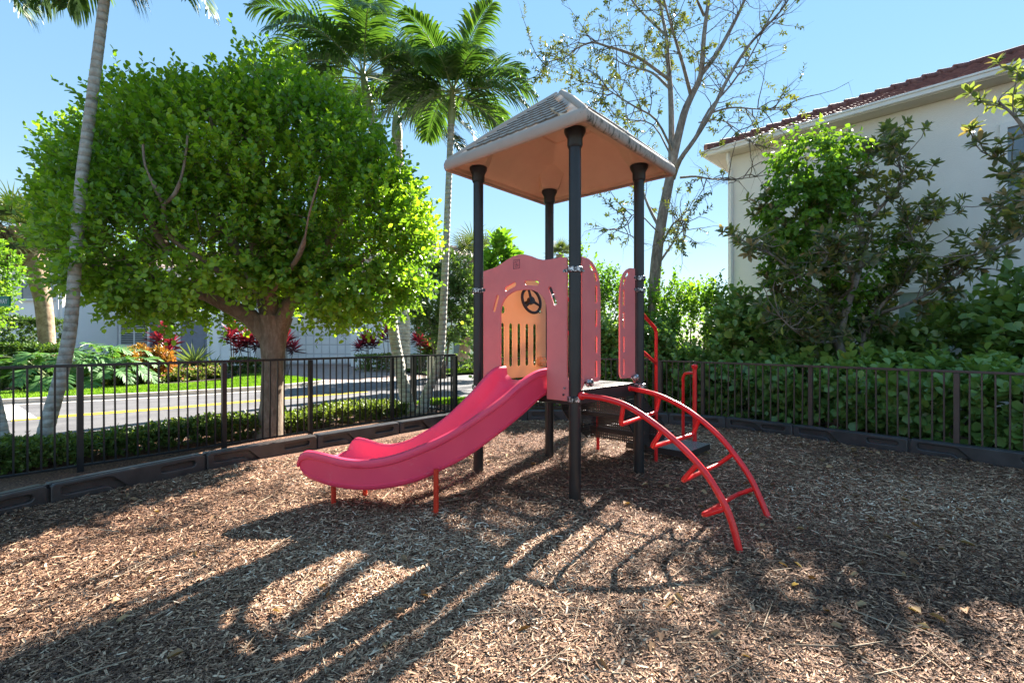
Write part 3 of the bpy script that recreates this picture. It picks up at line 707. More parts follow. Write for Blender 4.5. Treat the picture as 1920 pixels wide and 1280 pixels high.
# loose chips
def chips():
    r=np.random.RandomState(5); n=520000
    u=r.uniform(0,1,n); y=1.75+ (9.6-1.75)*u**1.9
    x=r.uniform(-1,1,n)*(y*1.12+.3)
    P=np.stack([x,y],1)
    d=np.array([.6514,.7588]); nl=np.array([-.7588,.6514])
    side=(P-np.array([-4.08,4.25]))@nl          # left border line
    keep=(side<.12)
    dr=np.array([.617,-.787]); nr=np.array([.787,.617]); keep&=((P-np.array([4.45,7.16]))@nr<.25)&(y<9.4)
    side2=(P-np.array([-4.08,4.25]))@nl
    x=x[keep]; y=y[keep]; n=len(x)
    z=np.array([gz(a,b) for a,b in zip(x,y)])
    L=r.gamma(2.8,.0095,n).clip(.007,.08)*(1+.05*(y-2)); W=L*r.uniform(.08,.24,n); W=W.clip(.003,.011)
    a=r.uniform(0,2*PI,n); tilt=r.normal(scale=.22,size=n)
    D=np.stack([np.cos(a),np.sin(a),tilt],1); Nn=np.stack([r.normal(scale=.35,size=n),r.normal(scale=.35,size=n),np.ones(n)],1)
    C=np.stack([x,y,z+.004+r.uniform(0,.014,n)+np.abs(tilt)*.0*L],1)-unit(D)*(L/2)[:,None]
    C[:,2]+= .002
    var=np.clip(r.beta(2,2.3,n)+.10*np.sin(x*1.3+y*.7)+ .07*np.sin(y*2.3-x*.6),0,1)
    return leaf_mesh('mulch_chips',C,D,Nn,L,W,var,fold=.22,curl=.03,wid=(.95,.9),pos=(.12,.85))
struct('mulch_chips',chips(),mt['chip'],'stuff')
# a few bigger sticks and dry leaves
r=np.random.RandomState(9); n=260; y=2.0+7*r.uniform(0,1,n)**1.5; x=r.uniform(-1,1,n)*y*.95; k_=((np.stack([x,y],1)-np.array([-4.08,4.25]))@np.array([-.7588,.6514])<-.1)&((np.stack([x,y],1)-np.array([4.45,7.16]))@np.array([.787,.617])<0)
x=x[k_];y=y[k_];n=len(x); a=r.uniform(0,PI,n); L=r.uniform(.10,.34,n); A=np.stack([x,y,np.full(n,.026)],1); B=A+np.stack([np.cos(a)*L,np.sin(a)*L,r.uniform(-.01,.02,n)],1)
kl=r.uniform(0,1,len(x))<2
n2=420; y2=2.1+6.5*r.uniform(0,1,n2); x2=r.uniform(-1,1,n2)*y2*.95; k2=((np.stack([x2,y2],1)-np.array([-4.08,4.25]))@np.array([-.7588,.6514])<-.1)&((np.stack([x2,y2],1)-np.array([4.45,7.16]))@np.array([.787,.617])<-.05)&((x2>1.5)|(r.uniform(0,1,n2)<.25))
x2=x2[k2];y2=y2[k2];n2=len(x2); a2=r.uniform(0,6.28,n2)
struct('fallen_leaves',leaf_mesh('fallen_leaves',np.stack([x2,y2,np.full(n2,.035)],1),np.stack([np.cos(a2),np.sin(a2),r.normal(scale=.2,size=n2)],1),np.stack([r.normal(scale=.4,size=n2),r.normal(scale=.4,size=n2),np.ones(n2)],1),r.uniform(.05,.10,n2),r.uniform(.025,.045,n2),r.uniform(0,1,n2),curl=.35,fold=.3),leafmat('dry_leaf',[(0,(.12,.06,.03)),(.6,(.34,.20,.10)),(1,(.55,.40,.22))],.2,rough=.8),'stuff')
struct('fallen_sticks',twig_mesh('fallen_sticks',A,B,r.uniform(.0025,.005,n)),M('stick',(.26,.18,.11),(.42,.32,.22),rough=.8),'stuff')

# ================================================================= BORDER TIMBERS
def timber(a, b, m, label, h=.19, flip=False, grp='plastic border timbers round the mulch'):
    a=Vector((*a,0)); b=Vector((*b,0)); d=(b-a); L=d.length; d.normalize(); nrm=V(d.y,-d.x,0)   # faces the play area on the right of a->b
    if flip: nrm=-nrm
    root=thing('border_timber',label,'border timber',a,grp)
    g=.012; e=.014
    U=d
    # face plate with two moulded recesses
    face=[(g,-.10),(L-g,-.10),(L-g,h-.03),(L-g-.02,h-.012),(L-g-.04,h-.008),(g+.04,h-.008),(g+.02,h-.012),(g,h-.03)]
    r1=[(.10,h-.045),(.42,h-.045),(.47,h-.055),(.60,.012),(.585,-.02),(.53,-.02),(.50,-.005),(.44,.055),(.40,.068),(.12,.068),(.09,.08),(.085,h-.06)]
    r2=stadium(L-.28,h-.085,.34,.062,5)
    def fl(P): return [(L-x,y) for x,y in P] if flip else P
    # a->b seen from the play area runs left to right when not flipped
    me=plate('face',fl(face),[fl(r1),fl(r2)],.045,a,U,.011)
    if flip: pass
    o=part('face',me,m,root,sm=30); o.location=-root.location
    bm_=MB(); c=a+d*L/2-nrm*.07
    bm_.obb(c+V(0,0,-.1),d,nrm,(0,0,1),L-2*g-.002,.09,.1+h-.004)
    part('body',bm_,m,root,bev=.012)
    bm_=MB(); q=a+d*(L-.004)-nrm*.03; bm_.obb(q+V(0,0,-.08),d,nrm,(0,0,1),.05,.05,.08+h-.045); q=a+d*.02+nrm*.0
    bm_.tube([a+d*(L-.005)-nrm*.05+V(0,0,0),a+d*(L-.005)-nrm*.05+V(0,0,h-.012)],.03,12)
    part('end_pin',bm_,m,root,sm=40)
    return root
lb=[(-5.0,1.55),(-4.55,2.9),(-4.08,4.22),(-3.44,5.38),(-2.63,6.46),(-1.77,7.51),(-.92,8.55)]
names=['leftmost border timber, mostly cut off by the left edge of the photo','border timber at the left below the leaning palm trunk','brown black border timber left of the round tree trunk','border timber in front of the round tree trunk','border timber behind the lower end of the slide','border timber behind the middle of the slide, by the fence corner']
for i in range(1,6):
    a=lb[i]; b=lb[i+1]; timber(a,b,mt['border2' if i<4 else 'border'],names[i])
rb=[(-.92,8.62),(.28,8.78),(1.5,8.72),(2.72,8.35),(3.55,7.98),(4.25,7.25),(5.13,6.2),(6.05,5.08),(6.65,3.9),(7.2,2.7)]
rn=['border timber at the back seen under the deck between two posts','black border timber at the back directly behind the red handrails','black border timber behind the ladder rungs near the grab rail','short border timber behind the top of the far climber rail','border timber right of the climber, first before the long straight run','middle border timber of the straight run along the right fence','border timber along the right fence ending where the row bends','border timber at the right edge of the photo after the bend','border timber beyond the right edge']
for i in range(len(rb)-2):
    timber(rb[i],rb[i+1],mt['border'],rn[i])

# ================================================================= FENCES
def fence(label, pts, ztop, pitch, m, grp=None, post_at=None, zb=.06, name='metal_fence', post_w=.055, first_post=True, maxp=100):
    """pts: list of post points; pickets between them"""
    root=thing(name,label,'fence',Vector((*pts[0],0)),grp)
    mts=MB()
    P=[Vector((*p,0)) for p in pts]
    for a,b in zip(P,P[1:]):
        d=(b-a).normalized(); n_=V(-d.y,d.x,0); L=(b-a).length
        mts.obb((a+b)/2+V(0,0,ztop-.032),d,n_,(0,0,1),L,.034,.032)
    part('top_rail',mts,m,root,bev=.004)
    mts=MB()
    for a,b in zip(P,P[1:]):
        d=(b-a).normalized(); n_=V(-d.y,d.x,0); L=(b-a).length
        mts.obb((a+b)/2+V(0,0,zb),d,n_,(0,0,1),L,.028,.026)
    part('bottom_rail',mts,m,root,bev=.004)
    d=(P[1]-P[0]).normalized(); n_=V(-d.y,d.x,0)
    pm=MB(); pm.obb((0,0,-.1),d,n_,(0,0,1),post_w,post_w,ztop+.1-.034); pme=pm.mesh('post'); pme.materials.append(m)
    km=MB(); km.obb((0,0,zb+.02),d,n_,(0,0,1),.0165,.0165,ztop-zb-.05); kme=km.mesh('picket'); kme.materials.append(m)
    cnt=0
    for i,p in enumerate(P):
        o=bpy.data.objects.new('post',pme); COL.objects.link(o); o.parent=root; o.location=p-root.location
        if i<len(P)-1:
            L=(P[i+1]-p).length; nk=max(1,round(L/pitch))
            for k in range(1,nk):
                if cnt>=maxp: break
                q=p.lerp(P[i+1],k/nk); o=bpy.data.objects.new('picket',kme); COL.objects.link(o); o.parent=root; o.location=q-root.location; o.rotation_euler=(rnd.gauss(0,.0035),rnd.gauss(0,.0035),rnd.gauss(0,.05)); cnt+=1
    return root
def lf(t): return (-4.76+.6514*t, 5.29+.7588*t)
fence('black metal picket fence along the left, between the mulch and the low hedge',[lf(t) for t in (-1.43,0,1.433,2.616,4.087,5.588)],1.192,.102,mt['fence_black'])
def rf(t): return (5.56-.617*t, 6.0+.787*t)
fence('dark bronze picket fence along the right against the tall clusia hedge',[rf(t) for t in (-3.3,-1.62,0,1.65,3.41,4.29)],1.08,.118,mt['fence_brown'])
fence('dark picket fence across the back, seen behind the tower posts',[(2.88,9.40),(1.25,9.95),(-.35,10.1)],1.1,.118,mt['fence_brown'])
g=fence('open black picket gate leaf swung back at the fence corner',[(-1.15,9.60),(-2.15,10.45)],1.16,.10,mt['fence_black'],name='metal_gate',zb=.03); g['category']='gate'
# ================================================================= VEGETATION
def crown_points(lobes, n, r, shell=.75, bottom=-.9):
    """points near the surface of a union of ellipsoids, with outward directions"""
    w=np.array([l[1][0]*l[1][1]+l[1][0]*l[1][2]+l[1][1]*l[1][2] for l in lobes]); w=w/w.sum(); PP=[];DD=[]
    for l,wi in zip(lobes,w):
        c=np.array(l[0]); s=np.array(l[1]); k=int(n*wi); d=unit(r.normal(size=(k,3))); d=d[d[:,2]>bottom]; k=len(d)
        rad=shell+(1-shell)*r.uniform(0,1,k)**.6
        PP.append(c+d*s*rad[:,None]); DD.append(unit(d/s))
    PP=np.concatenate(PP);DD=np.concatenate(DD)
    keep=np.ones(len(PP),bool)
    for l in lobes:
        q=(PP-np.array(l[0]))/np.array(l[1]); keep&=((q**2).sum(1)>.42)
    return PP[keep],DD[keep]
def leafy(parent, P, D, Ls, k, lL, lW, r, leafm, twigm='bark_twig', up=.25, spread=.9, cs=0, cf=1.3, name='foliage', tr=.0035, twname='twigs', **kw):
    v=clump(P,cf,cs)*.75+r.uniform(0,.25,len(P))
    C,DD,NN,L,W,var=shoots(P,D,Ls,k,lL,lW,r,up=up,spread=spread,base=v)
    o=part(name,leaf_mesh(name,C,DD,NN,L,W,var,**kw),mt[leafm],parent)
    if twigm:
        part(twname,twig_mesh(twname,P,P+unit(D)*Ls[:,None],np.full(len(P),tr)),mt[twigm],parent)
    return o
def limb(p, d, L, r0, r1, n, wob, r, sag=0):
    pts=[Vector(p)]; d=Vector(d).normalized()
    for i in range(n):
        d=(d+Vector(r.normal(scale=wob,size=3))+V(0,0,-sag)).normalized(); pts.append(pts[-1]+d*(L/n))
    return pts,[r0+(r1-r0)*i/n for i in range(n+1)]

# ---- big round clipped tree behind the left fence
r=np.random.RandomState(21)
bt=thing('round_tree','big round tree with bright green leaves and a thick brown trunk behind the left fence','tree',V(-3.69,7.35,0))
tk=[(-3.72,7.35,-.1),(-3.70,7.35,.12),(-3.68,7.35,.5),(-3.67,7.36,1.1),(-3.66,7.36,1.55),(-3.64,7.38,1.82)]
m=MB(); m.tube(tk,[.27,.20,.16,.150,.20,.25],18)
for (pts,rd) in [
 ([(-3.68,7.36,1.45),(-3.98,7.28,1.82),(-4.5,7.1,2.12),(-5.2,6.95,2.35),(-5.9,6.9,2.7)],[.16,.13,.095,.065,.03]),
 ([(-3.68,7.38,1.6),(-3.95,7.6,2.2),(-4.4,7.8,2.8),(-4.9,7.9,3.6)],[.14,.11,.08,.04]),
 ([(-3.64,7.36,1.6),(-3.66,7.2,2.3),(-3.75,6.9,3.0),(-4.0,6.6,3.9),(-4.1,6.5,4.6)],[.13,.10,.08,.05,.03]),
 ([(-3.62,7.36,1.6),(-3.35,7.4,2.2),(-2.9,7.5,2.9),(-2.5,7.6,3.8)],[.13,.1,.075,.04]),
 ([(-3.6,7.36,1.6),(-3.3,7.1,2.0),(-2.7,6.9,2.3),(-2.1,6.8,2.6)],[.12,.09,.06,.03]),
 ([(-3.75,6.9,3.0),(-3.45,6.6,3.7),(-3.3,6.4,4.4)],[.07,.05,.03]),
 ([(-4.5,7.15,2.25),(-4.75,6.5,2.8),(-4.9,6.1,3.5)],[.075,.05,.03]),
 ([(-4.5,7.15,2.25),(-5.0,6.6,2.35),(-5.6,6.3,2.45)],[.06,.04,.02])]:
    m.tube(pts,rd,10)
m.tube(cr([tuple(at(470,560,6.9)),tuple(at(400,500,6.4)),tuple(at(320,445,6.0)),tuple(at(306,385,5.85))],4),[.04]*4+[.03]*5+[.026]*4,7)
m.tube(cr([tuple(at(306,385,5.85)),tuple(at(290,350,5.8)),tuple(at(272,310,5.75)),tuple(at(268,270,5.8))],4),[.024]*6+[.014]*7,6)
m.tube(cr([tuple(at(306,385,5.85)),tuple(at(330,360,5.8)),tuple(at(345,310,5.8)),tuple(at(352,255,5.85))],4),[.024]*6+[.014]*7,6)
m.tube(cr([tuple(at(500,560,6.9)),tuple(at(560,480,6.3)),tuple(at(580,400,6.0)),tuple(at(600,330,5.9))],4),[.035]*6+[.012]*7,6)
part('trunk',m,mt['bark_tree'],bt,sm=70)
lobes=[((-4.1,7.5,3.55),(2.1,1.6,1.5)),((-3.5,7.5,3.75),(1.9,1.5,1.4)),((-5.45,7.7,3.15),(1.4,1.3,1.2)),((-2.5,7.5,3.15),(1.2,1.3,1.2)),((-6.15,7.9,3.25),(.75,.9,.8)),((-4.3,7.1,2.75),(1.7,1.4,.85)),((-4.75,7.5,4.45),(.85,.9,.62)),((-3.2,7.6,4.6),(.85,.8,.65)),((-2.0,7.5,2.95),(.85,1.0,.85)),((-6.0,7.8,3.75),(.65,.8,.5)),((-2.3,7.5,2.3),(.8,.9,.5)),((-5.3,7.3,2.35),(.8,.9,.5)),((-6.95,8.2,4.1),(.62,.8,.75)),((-6.5,8.1,3.8),(.75,.9,.85)),((-6.9,8.1,3.2),(.65,.8,.65)),((-5.75,7.5,4.9),(.35,.4,.45)),((-3.5,7.4,5.15),(.5,.45,.45)),((-4.4,7.3,2.2),(1.2,1.0,.45)),((-3.2,7.5,2.25),(1.1,1.1,.5))]
lobes=[((c[0]-(.22 if c[0]>-6 else 0),c[1],c[2]),s) for c,s in lobes]
P,D=crown_points(lobes,13500,r,.72)
rt=np.hypot(P[:,0]+3.78,P[:,1]-6.9); kk=((rt>.85)|(P[:,2]>2.22-.3*np.maximum(0,rt-.4)))&(P[:,2]>1.90+.12*np.sin(P[:,0]*3)+np.maximum(0,-5.6-P[:,0])*.55); P=P[kk];D=D[kk]
D=unit(D*np.array([.8,.8,.5])+np.array([0,0,.75])*(P[:,2:3]>2.6)+r.normal(scale=.25,size=P.shape))
Ls=r.uniform(.22,.52,len(P)); Ls*=np.where((P[:,2]>4.2)&(r.uniform(0,1,len(P))<.10),1.55,1)
leafy(bt,P,D,Ls,11,.088,.058,r,'leaf_big',cs=2,wid=(1.0,.92),pos=(.26,.74),fold=.12)
P,D=crown_points([((c[0],c[1],c[2]),(s[0]*.72,s[1]*.72,s[2]*.72)) for c,s in lobes[:6]],1500,r,.3)
kk=P[:,2]>2.3; P=P[kk]; D=D[kk]
part('inner_twigs',twig_mesh('inner_twigs',P,P+unit(D+r.normal(scale=.6,size=P.shape))*r.uniform(.3,.8,(len(P),1)),r.uniform(.004,.012,len(P))),mt['bark_tree'],bt)

# ---- generic pinnate palm
def frond_mesh(base, az, el, L, droop, nl, ll, lw, r, roll=0, hang=.5, twist=0, thin=.014):
    """one arching feather frond: returns MB of rachis and arrays for leaflets"""
    pts=[];d=V(math.cos(az)*math.cos(el),math.sin(az)*math.cos(el),math.sin(el)); p=Vector(base); n=14
    for i in range(n+1):
        pts.append(p.copy()); p=p+d*(L/n); d=(d+V(0,0,-droop/n*(.5+1.2*i/n))).normalized()
    Vs=[];Fs=[];vr=[]; k=0
    rach=MB(); rach.tube(pts,[thin*(1-.85*i/n)+.002 for i in range(n+1)],5)
    for j in range(nl):
        t=.16+.84*(j+.5)/nl; x=t*n; i=min(int(x),n-1); q=pts[i].lerp(pts[i+1],x-i); tg=(pts[i+1]-pts[i]).normalized()
        sd=tg.cross(V(0,0,1)); 
        if sd.length<.05: sd=V(-math.sin(az),math.cos(az),0)
        sd.normalize(); up=sd.cross(tg).normalized()
        for sg in (-1,1):
            l=ll*(math.sin(PI*min(1,(t*.85+.12)))**.6)*r.uniform(.85,1.1); w=lw*r.uniform(.8,1.15)
            dd=(sd*sg*1.0+tg*(.45+.5*t)+up*r.uniform(-.05,.45)).normalized(); pp=q.copy(); c=[];m_=4
            wd=tg.cross(dd).cross(dd).normalized() 
            fr=[.25,1,.85,.5,.04]
            for s in range(m_+1):
                c.append(pp-wd*w/2*fr[s]); c.append(pp+wd*w/2*fr[s]); pp=pp+dd*(l/m_); dd=(dd+V(0,0,-hang*(s+1)/m_*r.uniform(.7,1.3))).normalized()
            Vs+= [tuple(a) for a in c]; Fs+=[(k+2*s,k+2*s+1,k+2*s+3,k+2*s+2) for s in range(m_)]; vr+=[min(1,max(0,.35+.18*r.normal()+.25*(s//2)/m_*(r.rand()<.5)))for s in range(2*m_+2)]; k+=2*m_+2
    return rach,np.array(Vs),np.array(Fs),np.array(vr)
def palm(label, trunk_pts, radii, fronds, L, ll, lw, seed, leafm='leaf_palm', nl=38, group=None, shaft=.6, barkm='bark_palm', hang=.5, name='feather_palm', dead=0):
    r=np.random.RandomState(seed)
    root=thing(name,label,'palm tree',V(trunk_pts[0][0],trunk_pts[0][1],0),group)
    m=MB(); tp=cr([tuple(p) for p in trunk_pts],6); k=len(tp)
    rad=[np.interp(i/(k-1),np.linspace(0,1,len(radii)),radii) for i in range(k)]
    # stepped leaf scars
    pts=[];rr=[]; 
    for a,b,ra_,rb_ in zip(tp,tp[1:],rad,rad[1:]):
        nn=max(1,int((b-a).length/.075))
        for q in range(nn):
            p0=a.lerp(b,q/nn); p1=a.lerp(b,(q+.82)/nn); pts+=[p0,p1]; rr+=[ra_+(rb_-ra_)*q/nn, (ra_+(rb_-ra_)*q/nn)*1.03]
    m.tube(pts,rr,14); part('trunk',m,mt[barkm],root,sm=50)
    topp=tp[-1]; td=(tp[-1]-tp[-3]).normalized()
    if shaft>0:
        m=MB(); e=radii[-1]; m.tube([topp-td*.02,topp+td*shaft*.2,topp+td*shaft*.6,topp+td*shaft],[e*1.02,e*1.25,e*1.0,e*.55],14); part('crownshaft',m,mt['crownshaft'],root,sm=50)
    hb=topp+td*shaft*.85
    for i,(az,el,dr,ls) in enumerate(fronds):
        f=frond_mesh(hb+V(0,0,-.05*(el<.2)),math.radians(az),math.radians(el),L*ls,dr,nl,ll,lw,r,hang=hang)
        rm,VV,FF,vr=f
        me=np_mesh('frond',VV,FF,vr)
        o=part('frond',me,mt['leaf_palm_dark'] if dead and i%dead==0 else mt[leafm],root)
        part('frond_stem',rm,mt['crownshaft'],o,sm=60)
    return root
FR1=[(10,55,1.5,1),(70,60,1.5,.95),(130,62,1.5,.9),(185,50,1.6,1),(240,55,1.6,.9),(300,58,1.5,.95),(335,30,1.7,1),(30,15,1.5,1),(95,22,1.5,.9),(160,18,1.7,1),(215,10,1.6,1),(270,20,1.7,.95),(355,2,1.3,.95),(200,-8,1.2,.85),(80,80,1.0,.8)]
# leaning palm at the left, crown above the frame
tp=[at(72,862,5.95)+V(0,0,-.1),at(88,800,5.95),at(113,710,5.95),at(131,620,5.95),at(141,500,5.95),at(152,350,5.95),at(168,220,5.95),at(186,80,5.95),at(197,-10,5.95),at(201,-50,5.95)]
palm('leaning grey palm trunk in front of the big round tree, its crown above the frame',tp,[.10,.080,.072,.068,.064,.062,.058,.055,.055,.052],
 [(2,2,2.0,.92),(20,45,1.6,1),(60,50,1.5,1),(110,50,1.5,1),(150,40,1.6,1),(186,-12,2.0,.66),(200,30,1.8,.95),(250,45,1.7,1),(300,45,1.7,1),(330,50,1.5,1),(170,-20,1.6,.55),(215,-30,1.2,.40),(20,-65,.5,.30),(340,-55,.6,.28),(352,0,1.9,.8),(170,60,1.3,1)],1.75,.55,.04,31,shaft=.42,hang=1.2)
# its neighbour leaning out of the frame at the far left
tp=[at(12,884,5.75)+V(0,0,-.08),at(2,830,5.7),at(-12,760,5.7),at(-45,640,5.7),at(-75,400,5.7),at(-95,150,5.8),at(-105,0,5.8),at(-105,-50,5.8)]
palm('palm with its trunk base at the left edge, frond tips in the top left corner',tp,[.10,.085,.08,.075,.07,.065,.06,.06],
 [(0,-2,1.9,.80),(20,-10,1.9,.62),(40,35,1.6,1),(340,30,1.7,1),(90,45,1.5,1),(150,30,1.6,1),(210,25,1.7,1),(270,30,1.7,1),(310,10,1.4,1)],1.7,.55,.04,32,shaft=.45,hang=1.0)
# two palms right of the round tree
tp=[at(768,770,9.97)+V(0,0,-.1),at(750,690,10),at(736,607,10),at(722,450,10),at(708,320,10),at(698,240,10),at(694,215,10)]
palm('taller palm with broad green crown behind the right side of the round tree',tp,[.14,.115,.105,.10,.09,.085,.085],
 [(180,22,1.5,1.1),(165,48,1.4,1.05),(205,50,1.5,1.0),(130,62,1.3,1),(90,70,1.2,1),(45,60,1.4,1),(10,42,1.6,1.05),(350,22,1.6,1.05),(0,4,1.4,.95),(190,0,1.5,.95),(240,30,1.7,.95),(290,35,1.7,1),(320,15,1.6,1),(60,20,1.5,1),(120,15,1.5,1),(260,62,1.4,1.1),(230,5,1.5,.9),(310,70,1.2,1.0)],2.45,.80,.058,33,shaft=.95,nl=50,hang=.85)
tp=[at(788,776,9.75)+V(0,0,-.1),at(800,738,9.75),at(816,700,9.75),at(827,651,9.75),at(832,560,9.75),at(838,420,9.75),at(843,300,9.75),at(846,232,9.75)]
palm('slender palm with a yellow green crown just left of the tower roof',tp,[.13,.095,.085,.08,.072,.065,.062,.066],
 [(180,30,1.6,.8),(150,55,1.4,.85),(100,72,1.0,.95),(60,62,1.2,1),(20,48,1.3,1),(0,28,1.5,1),(345,6,1.3,1),(15,-12,1.2,.8),(190,5,1.5,.9),(200,-15,1.2,.75),(260,30,1.6,.9),(300,35,1.6,.9),(230,60,1.3,.9),(45,20,1.5,.9),(120,15,1.5,.9),(320,65,1.1,.95)],1.85,.66,.055,34,shaft=.75,nl=42,hang=.8)
# old hanging flower stalk under the slender palm
tp=[at(758,690,14),at(758,600,14),at(752,450,14),at(748,330,14),at(745,262,14)]
palm('dark drooping palm between the two green palms, grey trunk behind the round tree',tp,[.17,.16,.15,.14,.13],
 [(180,25,1.5,1),(150,50,1.4,1),(90,65,1.2,1),(40,50,1.4,1),(10,30,1.6,1),(345,10,1.6,1),(0,-10,1.2,1),(190,0,1.4,.9),(270,30,1.7,.9),(310,25,1.7,1),(230,20,1.6,.9),(330,-5,1.4,1.0)],2.9,.95,.06,35,shaft=.8,nl=40,leafm='leaf_palm_dark')

# ---- fan palms
def fan_mesh(base, d, pet, R_, nseg, r, w=.05):
    d=Vector(d).normalized(); tip=Vector(base)+d*pet+V(0,0,-pet*.12); Vs=[];Fs=[];k=0;vr=[]
    side=d.cross(V(0,0,1)).normalized(); up=side.cross(d).normalized()
    for i in range(nseg):
        a=-2.3+4.6*i/(nseg-1); dd=(d*math.cos(a)+side*math.sin(a)+up*.12).normalized(); wd=up.cross(dd).normalized(); pp=tip.copy(); l=R_*(1-.18*abs(a)/2.3)*r.uniform(.9,1.05); v=.4+.2*r.normal()
        fr=[.2,1,.7,.1]
        for s in range(4):
            Vs+=[tuple(pp-wd*w/2*fr[s]),tuple(pp+wd*w/2*fr[s])]; pp=pp+dd*(l/3); dd=(dd+V(0,0,-.18-.35*s/3)).normalized(); vr+=[v,v]
        Fs+=[(k+2*s,k+2*s+1,k+2*s+3,k+2*s+2) for s in range(3)]; k+=8
    pm=MB(); pm.tube([base,Vector(base)+d*pet*.5+V(0,0,.02),tip],[.02,.014,.01],5)
    return pm,np.array(Vs),np.array(Fs),np.array(vr)
def fanpalm(label, tpts, radii, nf, pet, R_, seed, boots=0, group=None):
    r=np.random.RandomState(seed); root=thing('fan_palm',label,'palm tree',V(tpts[0][0],tpts[0][1],0),group)
    m=MB(); m.tube(cr([tuple(p) for p in tpts],5),[np.interp(i/(5*(len(tpts)-1)),np.linspace(0,1,len(radii)),radii) for i in range(5*(len(tpts)-1)+1)],14); tk=part('trunk',m,mt['bark_sabal'],root,sm=60)
    if boots:
        m=MB(); T=Vector(tpts[-1])
        for i in range(boots):
            a=i*2.4; z=-1.15+1.2*i/boots; rr=radii[-1]*1.0; b=T+V(math.cos(a)*rr,math.sin(a)*rr,z); m.tube([b+V(0,0,-.16),b+V(math.cos(a)*.10,math.sin(a)*.10,.05),b+V(math.cos(a)*.17,math.sin(a)*.17,.16)],[.06,.055,.02],6)
        part('leaf_bases',m,mt['bark_sabal'],tk,sm=40)
    for i in range(nf):
        a=i*2.399; el=math.radians(75-115*((i+.5)/nf)); d=(math.cos(a)*math.cos(el),math.sin(a)*math.cos(el),math.sin(el))
        pm,VV,FF,vr=fan_mesh(Vector(tpts[-1]),d,pet*r.uniform(.8,1.15),R_,22,r)
        o=part('fan_leaf',np_mesh('fan_leaf',VV,FF,vr),mt['leaf_sabal'],root); part('leaf_stalk',pm,mt['crownshaft'],o,sm=60)
fanpalm('fan palm with a rough brown curved trunk left of the big round tree',[at(92,700,15),at(88,640,15),at(80,560,15),at(62,490,15),at(42,432,15)],[.23,.21,.22,.30,.38],34,.8,.8,41,boots=90)
fanpalm('fan palm behind the bushy dark tree, left of the front tower post',[at(868,676,21),at(880,600,21),at(890,530,21),at(886,488,21)],[.26,.22,.2,.24],24,.9,.95,42,boots=20)
fanpalm('small distant fan palm top just over the pink arch panel',[at(1046,660,24),at(1050,560,24),at(1050,478,24)],[.2,.18,.2],18,.5,.5,43)

# ---- hedge along the left fence (low, speckled)
def box_points(segs, n, r, w, z0, z1, topw=1.0):
    """points on the front, back and top of a hedge that follows segments"""
    L=[math.dist(a,b) for a,b in zip(segs,segs[1:])]; tot=sum(L); PP=[];DD=[]
    for (a,b),l in zip(zip(segs,segs[1:]),L):
        k=int(n*l/tot); t=r.uniform(0,1,k); d=np.array([b[0]-a[0],b[1]-a[1]])/l; nn=np.array([d[1],-d[0]])
        f=r.uniform(0,1,k); per=w+2*(z1-z0); q=f*per
        sx=np.where(q<z1-z0,-1,np.where(q<z1-z0+w,0,1))
        off=np.where(sx==-1,-w/2,np.where(sx==1,w/2,q-(z1-z0)-w/2)); z=np.where(sx==-1,z0+q,np.where(sx==1,z1-(q-(z1-z0)-w),z1))
        P=np.stack([a[0]+(b[0]-a[0])*t+nn[0]*off,a[1]+(b[1]-a[1])*t+nn[1]*off,z],1)
        Dn=np.stack([nn[0]*sx,nn[1]*sx,(sx==0)*1.0],1); PP.append(P-Dn*r.uniform(0,.12,(k,1))); DD.append(Dn)
    return np.concatenate(PP),np.concatenate(DD)
def hedge(name,label,segs,w,z1,n,k,lL,lW,leafm,seed,Lr=(.08,.2),z0=.05,wob=.06,cat='hedge',group=None,up=.4,cs=0,cf=2.0,**kw):
    r=np.random.RandomState(seed); root=thing(name,label,cat,V(segs[0][0],segs[0][1],0),group)
    P,D=box_points(segs,n,r,w,z0,z1); P[:,2]+= (P[:,2]-z0)/(z1-z0)*wob*np.sin(P[:,0]*2.3+P[:,1]*1.7)+ r.normal(scale=wob*.3,size=len(P))
    D=unit(D+np.array([0,0,up])+r.normal(scale=.3,size=D.shape)); Ls=r.uniform(Lr[0],Lr[1],len(P))
    leafy(root,P-D*(Ls*.5)[:,None],D,Ls,k,lL,lW,r,leafm,cs=cs,cf=cf,up=.2,**kw)
    return root
def lo(t,o): x,y=lf(t); return (x-.7588*o,y+.6514*o)
hedge('low_hedge','low speckled hedge behind the left picket fence beside the road',[lo(-1.3,.75),lo(1.4,.8),lo(3,.8),lo(4.75,.75)],.65,.27,4600,9,.050,.030,'leaf_hedge',51,wob=.04,Lr=(.06,.15))
# inner bed plants
hd=MB()
# ---- tall round-leaved hedge along the right fence
def ro(t,o): x,y=rf(t); return (x+.787*o,y+.617*o)
hedge('tall_hedge','dark hedge of big round leaves standing right behind the right fence',[ro(-3.2,.75),ro(.5,.75),ro(2.5,.7),ro(4.6,.65)],.9,1.0,1500,8,.155,.112,'leaf_clusia',52,Lr=(.15,.36),wob=.18,wid=(.85,1.0),pos=(.4,.8),cs=4,cf=1.1)
hedge('tall_hedge','dark leafy hedge behind the back fence, seen through the tower',[(3.4,10.1),(1.6,10.9),(-.2,11.1)],1.1,1.75,2400,9,.11,.075,'leaf_clusia',53,Lr=(.2,.45),wob=.2,wid=(.85,1.0),pos=(.4,.8),cs=1)
